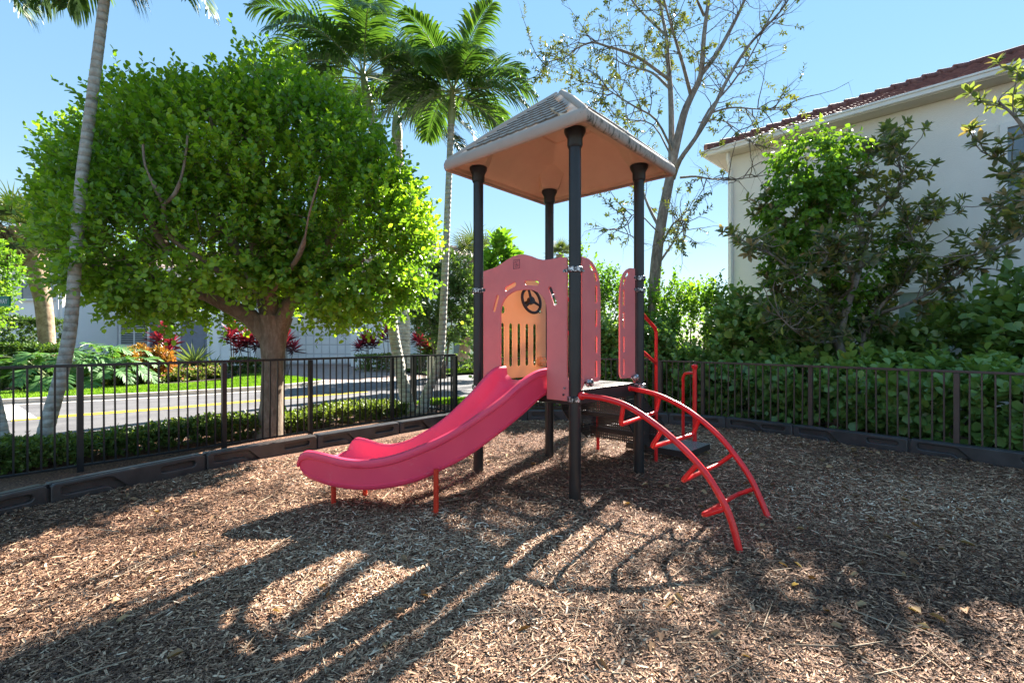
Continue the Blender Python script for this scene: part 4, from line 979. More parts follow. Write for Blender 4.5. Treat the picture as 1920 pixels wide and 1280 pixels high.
# taller loose clusia stems behind, per shrub
def shrub(name,label,lobes,n,k,lL,lW,leafm,seed,Lr,group=None,up=.5,stems=6,cat='shrub',bottom=-.9,shell=.6,cs=0,cf=1.3,tr=.0035,**kw):
    r=np.random.RandomState(seed); c=lobes[0][0]; root=thing(name,label,cat,V(c[0],c[1],0),group)
    m=MB()
    for i in range(stems):
        l=lobes[i%len(lobes)]; a=r.uniform(0,6.28); e=V(*l[0])+V(math.cos(a)*l[1][0]*.6,math.sin(a)*l[1][1]*.6,l[1][2]*r.uniform(.2,.8))
        b=V(c[0]+r.uniform(-.15,.15),c[1]+r.uniform(-.1,.1),-.05); mid=b.lerp(e,.5)+V(r.uniform(-.1,.1),r.uniform(-.1,.1),.05); m.tube([b,mid,e],[.035,.025,.012],6)
    part('stem',m,mt['bark_twig'],root,sm=60)
    P,D=crown_points(lobes,n,r,shell,bottom); kq=P[:,2]>.05; P=P[kq];D=D[kq]
    D=unit(D+np.array([0,0,up])+r.normal(scale=.3,size=D.shape)); Ls=r.uniform(Lr[0],Lr[1],len(P))
    leafy(root,P-D*(Ls*.4)[:,None],D,Ls,k,lL,lW,r,leafm,cs=cs,cf=cf,tr=tr,**kw); return root
ck=dict(wid=(.85,1.0),pos=(.4,.8))
shrub('clusia_shrub','round-leaved shrub rising above the fence left of the brown-leaved tree trunk',[((5.0,9.5,1.3),(.85,.7,.85)),((4.55,9.7,1.7),(.45,.5,.6))],420,8,.165,.12,'leaf_clusia',61,(.25,.6),up=.8,cs=1,**ck)
shrub('clusia_shrub','round-leaved shrub above the fence right of the brown-leaved tree trunk',[((8.0,8.5,1.25),(.9,.7,.8)),((8.2,7.7,1.2),(.6,.6,.7))],420,8,.17,.12,'leaf_clusia',62,(.25,.6),up=.8,cs=2,**ck)
shrub('clusia_shrub','tall round-leaved shrub at the right edge with bluish green leaves',[((7.6,6.6,1.35),(.6,.6,.9)),((7.45,6.9,1.75),(.35,.4,.55))],300,8,.19,.135,'leaf_clusia',63,(.3,.7),up=1.0,cs=5,**ck)
shrub('clusia_shrub','round-leaved shrub directly behind the brown-leaved tree trunk',[((6.0,10.0,1.2),(1.0,.6,.8)),((7.0,9.5,1.15),(.9,.55,.75))],520,8,.165,.12,'leaf_clusia',64,(.25,.55),up=.7,cs=3,**ck)
shrub('loose_bush','bright loose bush with tall sprigs behind the back fence, beside the grey tree trunk',[((4.1,10.9,1.5),(.95,.7,1.1)),((3.6,11.3,1.9),(.7,.6,.9)),((4.7,10.9,1.8),(.5,.5,.85))],1000,9,.10,.062,'leaf_bush',65,(.3,.8),up=1.0,cs=1)
shrub('loose_bush','bright loose bush seen between the pink side panels',[((2.35,11.6,1.7),(.95,.7,1.25)),((1.9,11.7,2.3),(.5,.5,.9))],900,9,.10,.062,'leaf_bush',66,(.3,.8),up=1.0,cs=2)
shrub('loose_bush','dark leafy bush behind the tan slotted panel',[((.45,12.0,1.5),(1.2,.8,1.2)),((-.35,12.1,1.3),(.7,.7,1.0))],1000,9,.11,.07,'leaf_clusia',67,(.3,.6),up=.8,cs=3)
shrub('loose_bush','sparse bush of upright sprigs standing above the hedge right of the front post',[((1.75,12.6,2.9),(.45,.4,1.0)),((1.9,12.6,2.0),(.6,.5,1.0))],110,9,.10,.06,'leaf_bush',68,(.3,.7),up=1.4,cs=1)

shrub('clusia_shrub','low round-leaved shrub filling the corner where the back and right fences meet',[((3.75,9.65,.65),(.8,.4,.6)),((3.2,10.0,.7),(.6,.4,.6))],260,8,.14,.10,'leaf_clusia',69,(.2,.4),up=.7,cs=2,**ck)
# ---- tall bare-ish tree
r=np.random.RandomState(71); DT=11.2
st=thing('sparse_tree','tall thinly leaved tree with a pale grey trunk behind the right tower post','tree',V(at(1222,700,DT).x,DT,0))
def P_(x,y,dy=0): return at(x,y,DT+dy)
main=[P_(1222,760)+V(0,0,-.1),P_(1224,640),P_(1228,520),P_(1238,430),P_(1255,339),P_(1265,285),P_(1282,215,-.1),P_(1296,181,-.1),P_(1314,141,-.2),P_(1320,67,-.3),P_(1330,-10,-.3),P_(1345,-120,-.2),P_(1350,-200,-.1)]
L2=[ # (points, r0, r1)
 ([P_(1259,300),P_(1259,240,.2),P_(1257,168,.3),P_(1252,110,.4),P_(1249,67,.5),P_(1238,10,.7),P_(1225,-80,.8),P_(1215,-160,.9)],.095,.02),
 ([P_(1262,335),P_(1275,300,-.4),P_(1302,262,-.5),P_(1333,212,-.7),P_(1363,151,-.8),P_(1403,87,-.9),P_(1437,50,-1.0),P_(1474,7,-1.1),P_(1500,-50,-1.2)],.075,.012),
 ([P_(1314,141,-.2),P_(1345,100,-.1),P_(1375,45,.1),P_(1396,0,.3),P_(1420,-70,.5),P_(1440,-150,.6)],.07,.02),
 ([P_(1257,168,.3),P_(1225,138,.6),P_(1195,128,.9),P_(1168,120,1.1),P_(1142,104,1.3)],.045,.012),
 ([P_(1255,150,.3),P_(1200,110,0),P_(1165,95,-.2),P_(1140,88,-.3),P_(1110,80,-.4),P_(1080,92,-.5),P_(1060,108,-.5),P_(1018,118,-.6)],.05,.008),
 ([P_(1296,181,-.1),P_(1280,120,-.5),P_(1262,60,-.8),P_(1245,0,-1.0),P_(1230,-70,-1.2)],.055,.015),
 ([P_(1302,262,-.5),P_(1330,205,-.2),P_(1370,160,.2),P_(1410,100,.5),P_(1440,40,.8),P_(1475,-20,1.1)],.04,.01),
 ([P_(1276,333,-.2),P_(1305,331,-.6),P_(1336,336,-.9),P_(1380,336,-1.2),P_(1417,331,-1.5)],.035,.008),
 ([P_(1333,212,-.7),P_(1370,202,-1.0),P_(1410,204,-1.3),P_(1440,206,-1.5),P_(1474,206,-1.7)],.028,.006),
 ([P_(1310,230,-.5),P_(1350,225,-.9),P_(1385,245,-1.3),P_(1415,270,-1.6)],.02,.005),
 ([P_(1262,285),P_(1230,225,-.6),P_(1190,200,-1.1),P_(1150,175,-1.5),P_(1130,160,-1.8)],.035,.008),
 ([P_(1262,300),P_(1225,235,.5),P_(1180,225,.9),P_(1150,220,1.2)],.028,.007),
 ([P_(1238,430),P_(1215,385,.5),P_(1203,345,.9),P_(1212,320,1.2)],.05,.015),
 ([P_(1235,470),P_(1262,420,-.6),P_(1284,415,-.9),P_(1282,440,-1.1)],.035,.01),
 ([P_(1228,505),P_(1255,465,.3),P_(1268,445,.5),P_(1272,425,.6)],.04,.008),
 ([P_(1238,440),P_(1195,400,-.8),P_(1170,425,-1.1),P_(1152,430,-1.3)],.02,.005),
 ([P_(1330,-10,-.3),P_(1380,-60,-.8),P_(1430,-110,-1.2)],.04,.01),([P_(1320,30,-.3),P_(1290,-40,-.9),P_(1270,-110,-1.4)],.04,.01),([P_(1249,67,.5),P_(1200,20,.9),P_(1160,-30,1.2),P_(1120,-60,1.4)],.04,.01),([P_(1238,10,.7),P_(1180,-60,.6),P_(1140,-120,.6)],.03,.01)]
m=MB(); mp=cr(main,3); m.tube(mp,[np.interp(i/(len(mp)-1),[0,.12,.3,.45,.6,.8,1],[.18,.135,.112,.09,.07,.04,.011]) for i in range(len(mp))],14)
part('trunk',m,mt['bark_pale'],st,sm=70)
tips=[]; m=MB()
for pts,a,b in L2:
    q=cr(pts,3); m.tube(q,[(a+(b-a)*i/(len(q)-1))*.8 for i in range(len(q))],8)
    for i in range(len(q)//3,len(q)): tips.append((q[i],(q[i]-q[i-1]).normalized(), i/len(q)))
for i in range(len(mp)*6//10,len(mp)): tips.append((mp[i],(mp[i]-mp[i-1]).normalized(),.6))
part('branch',m,mt['bark_pale'],st,sm=70)
m=MB(); ends=[];A=[];B=[]
for p,d,t in tips:
    for k in range(2):
        dd=(d*.7+Vector(r.normal(scale=.75,size=3))+V(0,0,.1)); pts,rd=limb(p,dd,r.uniform(.45,1.25),.011,.003,5,.22,r); m.tube(pts,rd,4,False)
        for j in range(2,6):
            e=pts[j]; dd2=((pts[j]-pts[j-1]).normalized()+Vector(r.normal(scale=.7,size=3))); l=r.uniform(.12,.4); e2=e+dd2.normalized()*l; A.append(tuple(e));B.append(tuple(e2)); ends.append((e,e2))
part('fine_branch',m,mt['bark_twig'],st,sm=70)
part('twig',twig_mesh('twig',np.array(A),np.array(B),np.full(len(A),.003)),mt['bark_twig'],st)
A=np.array(A);B=np.array(B); dens=clump(A,.9,3); kk=(r.uniform(0,1,len(A))<np.clip((dens-.20)*2.2,0.05,.95))&((A[:,0]<4.3)|(r.uniform(0,1,len(A))<.35))&((A[:,2]>4.0)|(r.uniform(0,1,len(A))<.3)); Pp=A[kk];Dp=B[kk]-A[kk]
C,DD,NN,L,W,var=shoots(Pp,Dp,np.linalg.norm(Dp,axis=1),14,.085,.036,r,spread=1.0,up=0)
part('foliage',leaf_mesh('foliage',C,DD,NN,L,W,var),mt['leaf_small'],st)

# ---- magnolia trees
def rosettes(P, D, n, L, W, r, down=.2):
    C=[];DD=[];NN=[];D=unit(D); X=unit(np.cross(D,r.normal(size=D.shape))); Y=np.cross(D,X)
    for i in range(n):
        a=i*2.399+r.uniform(0,.5,len(P)); o=.35+1.1*((i+1)/n); rad=X*np.cos(a)[:,None]+Y*np.sin(a)[:,None]
        C.append(P+D*r.uniform(-.06,.02,(len(P),1))); DD.append(rad*o+D*(1.1-.9*i/n)+r.normal(scale=.12,size=D.shape)); NN.append(D-rad*.3+r.normal(scale=.15,size=D.shape))
    C=np.concatenate(C);DD=np.concatenate(DD);NN=np.concatenate(NN); m=len(C)
    s=r.uniform(.7,1.15,m); return C,DD,NN,L*s,W*s,np.clip(r.beta(2,3,m)+.08,0,1)
def magnolia(label, base, limbs, seed, ncl, lobes_filter=None, trunk_r=.11, L=.165):
    r=np.random.RandomState(seed); root=thing('broadleaf_tree',label,'tree',V(base.x,base.y,0)); m=MB(); tips=[]
    for pts,a,b in limbs:
        q=cr(pts,4); m.tube(q,[a+(b-a)*i/(len(q)-1) for i in range(len(q))],8)
        for i in range(len(q)//3,len(q)): tips.append((q[i],(q[i]-q[i-1]).normalized()))
    part('trunk',m,mt['bark_pale'],root,sm=70)
    m=MB(); E=[];ED=[]
    for p,d in tips:
        for k in range(ncl):
            dd=d*.6+Vector(r.normal(scale=.6,size=3))+V(0,0,.2); pts,rd=limb(p,dd,r.uniform(.2,.65),.010,.006,4,.25,r,sag=-.08); m.tube(pts,rd,5,False); E.append(tuple(pts[-1])); ED.append(tuple(pts[-1]-pts[-2]+V(0,0,.04)))
            if r.rand()<.5: E.append(tuple(pts[2])); ED.append(tuple((pts[2]-pts[1])+Vector(r.normal(scale=.05,size=3))))
    part('branch',m,mt['bark_pale'],root,sm=70)
    E=np.array(E);ED=np.array(ED); C,DD,NN,L_,W,var=rosettes(E,ED,10,L,L*.36,r)
    part('foliage',leaf_mesh('foliage',C,DD,NN,L_,W,var,fold=.14,curl=.15,wid=(.8,1.0),pos=(.33,.7)),mt['leaf_mag'],root)
    kk=r.uniform(0,1,len(E))<.05; b=MB()
    for p,d in zip(E[kk],unit(ED[kk])): 
        p=Vector(p);d=Vector(d); b.tube([p,p+d*.03,p+d*.065,p+d*.1],[.008,.024,.02,.003],8)
    part('bud',b,M('pale_bud',(.55,.45,.30),(.62,.55,.40),rough=.6),root,sm=60)
    return root
DM=8.9
def Q(x,y,dy=0): return at(x,y,DM+dy)
base=V(Q(1575,760).x,DM,-.1)
magnolia('brown-leaved broadleaf tree behind the right fence, half covered by a green vine',V(Q(1575,700).x,DM,0),[
 ([base,Q(1582,690),Q(1570,640),Q(1555,600),Q(1552,560),Q(1562,500),Q(1556,440),Q(1550,380)],.10,.02),
 ([Q(1570,640),Q(1590,570,-.2),Q(1612,500,-.2),Q(1615,430,-.1),Q(1590,380),Q(1575,330)],.07,.015),
 ([base+V(.35,0,.05),Q(1615,690),Q(1618,640),Q(1640,590,-.1),Q(1680,540,-.3),Q(1720,480,-.3),Q(1700,420,-.3)],.06,.012),
 ([Q(1560,620),Q(1520,590,.2),Q(1480,560,.3),Q(1440,530,.3)],.04,.01),
 ([Q(1562,500),Q(1525,450,.3),Q(1485,430,.3),Q(1440,400,.4)],.04,.01),
 ([Q(1556,560),Q(1500,520,-.4),Q(1450,480,-.5),Q(1400,455,-.6)],.03,.008),
 ([Q(1615,430),Q(1650,390,-.3),Q(1690,340,-.3),Q(1680,290,-.3)],.04,.01),
 ([Q(1612,500),Q(1660,470,.3),Q(1710,430,.4),Q(1740,400,.5)],.04,.01),
 ([Q(1640,590),Q(1700,570,-.5),Q(1760,540,-.7),Q(1800,510,-.9),Q(1830,470,-1.0)],.035,.008),
 ([Q(1590,380),Q(1610,330,.2),Q(1640,290,.3),Q(1665,255,.3)],.025,.008),
 ([Q(1575,560),Q(1600,530,-.6),Q(1570,470,-.9),Q(1540,500,-1.0)],.03,.01),
 ([Q(1570,640),Q(1530,640,-.5),Q(1490,620,-.7),Q(1460,590,-.8)],.03,.01)],81,3)
vine=thing('climbing_vine','dense bright green vine hanging over the top left of the brown-leaved tree','vine',V(Q(1500,600).x,DM-.2,0))
r=np.random.RandomState(82)
def ell(x,y,dx,dy_,dep=0,sy=.6):
    c=at(x,y,DM-.2+dep); return ((c.x,c.y,c.z),(dx/FP*DM,sy,dy_/FP*DM))
P,D=crown_points([ell(1512,318,52,58),ell(1545,296,30,36,.1),ell(1496,390,42,60,.1),ell(1550,370,26,50,.1,.4),ell(1475,480,24,70,.15,.3),ell(1530,480,40,60,.1,.3),ell(1620,500,55,40,.35,.2),ell(1690,480,36,30,.3,.2),ell(1590,560,60,40,.3,.2)],850,r,.55)
D=unit(D+np.array([0,0,-.5])+r.normal(scale=.4,size=P.shape)); Ls=r.uniform(.15,.4,len(P))
leafy(vine,P,D,Ls,9,.095,.095,r,'leaf_vine',cs=3,up=-.5,wid=(1.0,.75),pos=(.25,.6))
DR=6.9
def S(x,y,dy=0): return at(x+22,y,DR+dy)
magnolia('brown-leaved branches of a tree reaching in from the right edge of the photo',V(9.0,7.2,0),[
 ([V(9.1,7.1,-.1),V(9.0,7.0,1.5),S(2110,560),S(2060,420),S(2010,300),S(1960,200)],.12,.02),
 ([S(2060,420),S(1990,360,-.2),S(1930,300,-.2),S(1890,230,-.2),S(1850,190,-.1)],.05,.012),
 ([S(2010,300),S(1960,240,.2),S(1920,180,.2),S(1890,130,.2)],.04,.01),
 ([S(2080,470),S(1990,440),S(1930,430),S(1880,450),S(1830,470),S(1790,480)],.05,.01),
 ([S(2060,420),S(1980,320,.3),S(1920,330,.3),S(1870,310,.3),S(1830,290,.3)],.03,.008),
 ([S(2100,520),S(2000,440,.5),S(1940,390,.5),S(1890,400,.4),S(1850,395,.4)],.03,.008),
 ([S(2080,470),S(2000,400,-.5),S(1940,400,-.6),S(1900,360,-.6)],.03,.008)],84,1,L=.17)

# ================================================================= ACROSS THE ROAD
def gx(x,D): return (x-960)/FP*D
shrub('bushy_tree','bushy dark green tree in front of the white house, left of the front tower post',[((gx(830,19),19,3.3),(1.0,1.0,1.25)),((gx(800,19),19.3,3.0),(.9,.9,.9)),((gx(868,19),19,2.9),(.8,.9,1.0)),((gx(835,19),19,2.2),(1.3,.9,.7)),((gx(850,19),19,4.0),(.7,.7,.8))],1100,9,.17,.085,'leaf_far',91,(.3,.6),cat='tree',stems=8,cs=1,tr=.008,bottom=-1)
shrub('leafy_tree','bright green tree at the left edge of the photo above the green street sign',[((gx(-62,13),13,2.6),(.75,1.0,1.15)),((gx(-35,13),13.3,3.5),(.45,.7,.6)),((gx(-70,13),13,3.9),(.6,.9,.8))],700,9,.12,.07,'leaf_bush',92,(.25,.5),cat='tree',stems=8,cs=2,tr=.008)
shrub('banana_plant','broad-leaved plant top showing above the arch panel beside the left post',[((gx(935,17),17,3.9),(.45,.4,1.1)),((gx(960,17),17,3.2),(.8,.5,.9))],130,7,.5,.2,'leaf_bush',93,(.3,.6),cat='plant',stems=5,cs=2,tr=.015,up=1.2)
def bh(label,x0,x1,D,w,z,seed,leafm='leaf_far',n=900,lL=.09): return hedge('clipped_hedge',label,[(gx(x0,D),D),(gx(x1,D),D)],w,z,n,7,lL,lL*.6,leafm,seed,Lr=(.1,.2),wob=.04,cf=.8)
bh('tall clipped dark hedge behind the fan palm trunk at the left',-60,106,15.6,1.2,2.15,94,n=1500)
bh('lower clipped hedge in front of the tall one at the left',10,104,14.4,.9,1.32,95,n=900)
bh('clipped low hedge beyond the road in the gap right of the gate',850,1000,22.5,1.2,.72,96,n=1000,leafm='leaf_hedge')
bh('low hedge below the white house right of the driveway',672,800,23.5,1.3,.75,97,n=1000,leafm='leaf_hedge')
bh('hedge patch between the lawn and the white wall behind the round tree trunk',440,500,20.5,1.0,.65,98,n=500,leafm='leaf_hedge')
# spiky plants
def spiky(name,label,pos,h,heads,nl,lL,lW,leafm,seed,group=None,cat='plant',stem=True,flat=.3):
    r=np.random.RandomState(seed); root=thing(name,label,cat,V(pos[0],pos[1],0),group); m=MB(); C=[];DD=[];NN=[];LL=[];vr=[]
    for i in range(heads):
        a=i*2.4; rr=.28*h*math.sqrt(i/heads) if heads>1 else 0; t=V(pos[0]+math.cos(a)*rr,pos[1]+math.sin(a)*rr*.6,h*(1-.35*(i/max(1,heads))) if stem else .05)
        if stem: m.tube([(pos[0]+math.cos(a)*.04,pos[1]+math.sin(a)*.04,-.03),tuple(t)],[.02,.013],5)
        for k in range(nl):
            az=k*2.399; el=1.35-1.5*(k/nl)+r.normal()*.1; d=np.array([math.cos(az)*math.cos(el),math.sin(az)*math.cos(el),math.sin(el)+flat*.2]); C.append([t.x,t.y,t.z-.12*h*k/nl*(1 if stem else 0)]);DD.append(d);NN.append([0-d[0]*.4,-d[1]*.4,1]);LL.append(lL*r.uniform(.75,1.1));vr.append(np.clip(1-k/nl*.8+r.normal()*.12,0,1))
    if stem: part('stem',m,mt['bark_twig'],root,sm=60)
    LL=np.array(LL); part('foliage',leaf_mesh('foliage',np.array(C),np.array(DD),np.array(NN),LL,LL*lW,np.array(vr),fold=.2,curl=.22,wid=(.9,.8),pos=(.3,.65)),mt[leafm],root)
gp_='magenta ti plants along the house fronts'
cp=[('magenta ti plant left of the grey front door, under the round tree',305,19,1.9,3),('small magenta ti plant beside the grey front door, lower of the pair',322,18.6,1.35,3),('tall bright magenta ti plant just left of the round tree trunk',437,20.4,1.95,4),('second bright magenta ti plant left of the round tree trunk, nearer to it',468,20.2,1.7,5),('magenta ti plant just right of the round tree trunk',537,20.2,1.55,4),('dark magenta ti plant right of the garage door',690,24.0,1.65,5),('magenta ti plant behind the left leg of the taller palm trunk',727,22.5,2.0,2),('dense magenta ti plant between the two palm trunks',788,21.5,1.75,4)]
for i,(lb_,x,D,h,n) in enumerate(cp): spiky('ti_plant',lb_,(gx(x,D),D),h,n,24,.55,.17,'leaf_red',110+i,group=gp_)
for i,(lb_,x,D,leafm,h,n,l) in enumerate([('spiky pale green cycad in front of the grey front door',365,18.6,'leaf_grey',.55,1,.95),('grey green spiky clump left of the cycad by the front door',330,17.6,'leaf_grey',.2,1,.75),('spiky green clump in the bed at the right of the cycad',398,18.8,'leaf_grey',.3,1,.7),('dark spiky shrub between the two palm trunks near the white house',812,22.0,'leaf_far',.9,2,1.0)]):
    spiky('spiky_plant',lb_,(gx(x,D),D),h,n,46,l,.09,leafm,130+i,stem=True)
for i,(lb_,x,D,z) in enumerate([('orange and green croton under the shuttered window',262,16.6,.75),('orange croton right of the shuttered window, beside the ti plant',298,16.6,.7),('reddish croton left of the shuttered window',238,15.8,.6)]):
    c=gx(x,D); shrub('croton_shrub',lb_,[((c,D,z),(.36,.36,.42))],230,8,.17,.06,'leaf_croton',140+i,(.15,.3),group='croton shrubs in the flower bed',stems=4,cs=i)
# philodendrons: long split leaves
def philo(label,pos,h,n,seed):
    r=np.random.RandomState(seed); root=thing('split_leaf_plant',label,'plant',V(pos[0],pos[1],0),'split-leaf philodendrons in the flower bed'); st_=MB(); Vs=[];Fs=[];vr=[];off=0
    for i in range(n):
        az=i*2.399; el=.35+.8*r.rand(); b=V(pos[0],pos[1],.1); d=V(math.cos(az)*math.cos(el),math.sin(az)*math.cos(el),math.sin(el)); tip=b+d*h*r.uniform(.7,1.1); st_.tube([b,b.lerp(tip,.5)+V(0,0,.08),tip],[.018,.014,.008],5)
        rm,VV,FF,v=frond_mesh(tip,az,el-.6,.62*h,1.8,9,.30*h,.075*h,r,hang=.35,thin=.008)
        Vs.append(VV);Fs.append(FF+off);vr.append(v);off+=len(VV); k=len(st_.v); st_.v+=rm.v; st_.f+=[tuple(a+k for a in f) for f in rm.f]
    part('foliage',np_mesh('foliage',np.concatenate(Vs),np.concatenate(Fs),np.concatenate(vr)),mt['leaf_philo'],root); part('stem',st_,mt['crownshaft'],root,sm=60)
philo('large split-leaf plant left of the leaning palm trunk',(gx(112,13.8),13.8),1.25,26,151)
philo('split-leaf plant directly right of the leaning palm trunk',(gx(165,14.4),14.4),1.2,26,152)
philo('split-leaf plant farther right, left of the crotons',(gx(208,15.2),15.2),1.1,24,153)
# flowering ground cover in the bed
r=np.random.RandomState(160); n=3800; t=r.uniform(0,1,n); x0=gx(135,14.2);x1=gx(415,18.6); off=r.uniform(-.4,.9,n)
P=np.stack([x0+(x1-x0)*t-off*.5,14.2+(18.6-14.2)*t+off*.6,r.uniform(.0,.30,n)],1); C,DD,NN,L,W,var=shoots(P,r.normal(size=(n,3))+np.array([0,-.3,1.2]),r.uniform(.1,.25,n),6,.10,.05,r)
struct('ground_cover_plants',leaf_mesh('ground_cover_plants',C,DD,NN,L,W,var),mt['leaf_hedge'],'stuff')
kk=r.uniform(0,1,len(C))<.07; struct('flowers',leaf_mesh('flowers',C[kk]+np.array([0,-.02,.06]),DD[kk],NN[kk],L[kk]*.8,W[kk]*1.4,var[kk]),mt['flower'],'stuff')
# weeds and ferns at the foot of the left hedge
r=np.random.RandomState(170)
for i,(x,D) in enumerate([(55,5.55),(210,6.2),(300,6.75),(360,7.0),(540,7.9)]):
    spiky('fern',['small fern at the foot of the leaning palm','fern in the low hedge left of the third fence post','fern in the low hedge near the round tree, the leftmost of two','fern in the low hedge just left of the round tree trunk','grassy weed in the low hedge right of the round tree trunk'][i],(gx(x,D),D),.12,1,26,.30,.12,'leaf_bush',171+i,group='ferns in the low hedge',stem=True)
mt['garage_groove'] = M('garage_groove', (.62,.63,.66), (.66,.67,.70), rough=.6)
# ================================================================= ROAD, LAWNS
def poly(name,pts,z,m,kind='structure'):
    me=MB(); me.add([(x,y,z) for x,y in pts],[tuple(range(len(pts)))]); return struct(name,me,m,kind)
curb=[(-26,3.0),(-16.5,8.6),(-11.8,11.08),(-9.4,12.6),(-7.55,14.2),(-6.8,15.4),(-6.4,16.6)]
near=[(-12,1.0),(-9.8,4.8),(-7.2,7.42),(-4.58,10.03),(-2.2,12.3),(0.6,13.4),(6,14.5),(16,15.5)]
road=[(-40,-6)]+curb+[(-3.4,19.4),(-1.7,21.3),(2,22),(16,22.5)]+near[::-1]
# ears: split in convex-ish quads between the far and near edges
fm=MB(); far_=[(-40,-6)]+curb+[(-3.4,19.4),(-1.7,21.3),(2,22),(16,22.5)]; nr_=[(-20,-8),(-14,-2),(-12,1.0),(-9.8,4.8),(-7.2,7.42),(-5.9,8.7),(-4.58,10.03),(-3.4,11.2),(-2.2,12.3),(0.6,13.4),(6,14.5),(16,15.5)]
k=len(far_); assert k==len(nr_)
fm.add([(x,y,-.02) for x,y in far_]+[(x,y,-.02) for x,y in nr_],[(i,k+i,k+i+1,i+1) for i in range(k-1)]); struct('road',fm,mt['asphalt'])
def strip(name,pts,w,z,m,h=0,kind='structure',off=0):
    P=[Vector((*p,0)) for p in pts]; me=MB(); L=[];
    for i,p in enumerate(P):
        d=(P[min(i+1,len(P)-1)]-P[max(i-1,0)]).normalized(); n_=V(-d.y,d.x,0); L.append((p+n_*(off),p+n_*(off+w)))
    vs=[];fs=[]
    for a,b in L: vs+=[(a.x,a.y,z),(b.x,b.y,z),(a.x,a.y,z+h),(b.x,b.y,z+h)]
    for i in range(len(P)-1):
        a=4*i; b=a+4
        fs.append((a+2,b+2,b+3,a+3))
        if h: fs+=[(a,b,b+2,a+2),(a+1,a+3,b+3,b+1)]
    if h: fs+=[(0,2,3,1),(len(vs)-4,len(vs)-3,len(vs)-1,len(vs)-2)]
    me.add(vs,fs); return struct(name,me,m,kind)
ccurb=[tuple(p)[:2] for p in cr([(x,y,0) for x,y in curb],5)]
strip('kerb',ccurb,.22,-.1,mt['concrete'],h=.20)
strip('gutter',ccurb,.32,-.012,mt['concrete'],off=-.33)
yl=[tuple(p)[:2] for p in cr([(-9.3,8.93,0),(-7.6,10.45,0),(-6.35,11.8,0),(-5.2,13.0,0),(-4.3,14.0,0)],5)]
strip('yellow_line',yl,.12,-.012,mt['yellow']); strip('yellow_line',yl,.12,-.0125,mt['yellow'],off=-.22)
poly('stop_line',[(-9.35,8.85),(-9.75,9.15),(-12.0,10.6),(-11.7,10.9)][::-1] if False else [(-9.40,8.80),(-9.02,9.12),(-11.35,11.0),(-11.85,10.75)],-.011,mt['white_line'])
# lawn strip on the far side
ln=[]; 
def offs(pts,o):
    P=[Vector((*p,0)) for p in pts]; out=[]
    for i,p in enumerate(P):
        d=(P[min(i+1,len(P)-1)]-P[max(i-1,0)]).normalized(); out.append((p.x-d.y*o,p.y+d.x*o))
    return out
cc=ccurb[5:]; wdt=[1.9+1.6*i/len(cc) for i in range(len(cc))]
inner=[offs(cc,.22)[i] for i in range(len(cc))]; outer=[offs(cc,.22+wdt[i])[i] for i in range(len(cc))]
outer[-1]=(-10.2,20.3); outer[-2]=(-10.6,19.9); outer[-3]=(-11,19.3)
fm=MB(); k=len(cc); fm.add([(x,y,.07) for x,y in inner]+[(x,y,.08) for x,y in outer],[(i,i+1,k+i+1,k+i) for i in range(k-1)]); struct('lawn',fm,mt['grass_base'])
r=np.random.RandomState(200); n=60000; i=r.randint(0,k-1,n); u=r.uniform(0,1,n)[:,None]; v=r.uniform(0,1,n)[:,None]
I=np.array(inner);O=np.array(outer); A=I[i]*(1-u)+I[i+1]*u; B=O[i]*(1-u)+O[i+1]*u; P=A*(1-v)+B*v; P=np.concatenate([P,np.full((n,1),.07)],1)
def blades(P,h,w,r,name,m):
    n=len(P); D=np.stack([r.normal(scale=.35,size=n),r.normal(scale=.35,size=n),np.ones(n)],1); Nn=np.stack([r.normal(size=n),r.normal(size=n),np.full(n,.1)],1); L=r.uniform(.6,1.2,n)*h
    return struct(name,leaf_mesh(name,P,D,Nn,L,np.full(n,w),np.clip(clump(P,1.2,1)*.6+r.uniform(0,.5,n),0,1),curl=.3),m,'stuff')
blades(P,.075,.014,r,'grass_blades',mt['grass'])
# lawn beyond the gap
poly('lawn',[(-3.4,20.0),(-1.8,21.6),(3,22.4),(3,25),(-6,25)],.05,mt['grass_base'])
n=14000; P=np.stack([r.uniform(-3.2,1.5,n),r.uniform(21.4,23.2,n),np.full(n,.05)],1); blades(P,.09,.02,r,'grass_blades',mt['grass'])
# near lawn patch and concrete walk by the fence corner
poly('footpath',[(-3.1,9.9),(-1.5,9.9),(6,12.2),(6,13.9),(.6,12.9),(-2.3,11.9),(-4.0,10.2)],-.005,mt['concrete'])
poly('lawn',[(-2.3,10.9),(-1.1,10.9),(.6,11.6),(.6,12.5),(-1.5,12.0)],.008,mt['grass_base'])
n=9000; P=np.stack([r.uniform(-2.2,.3,n),r.uniform(10.95,12.2,n),np.full(n,.0)],1); P=P[(P[:,1]<11.9+(P[:,0]+1.5)*.24)&(P[:,1]>10.9+.41*(P[:,0]+1.1))]; blades(P,.08,.012,r,'grass_blades',mt['grass'])
poly('driveway',[(-6.4,16.9),(-3.3,19.7),(-6.2,24.2),(-9.8,28.5),(-10.0,31),(-14.6,31),(-12.4,26),(-9.9,20.2)],-.004,mt['pavers'])
poly('driveway_apron',[(-7.15,14.9),(-3.2,19.1),(-3.45,19.8),(-6.4,16.9),(-7.3,16.0)],-.009,mt['concrete'])
poly('footpath',[(-22,14.5),(-11,19.3),(-10.1,20.5),(-10.8,21.5),(-22,18)],.02,mt['concrete'])
poly('planting_bed',[(-30,8.0),(-22,11),(-12.6,13.6),(-11.2,14.8),(-10.9,19),(-13,28),(-34,28),(-34,8)],.03,mt['soil'])

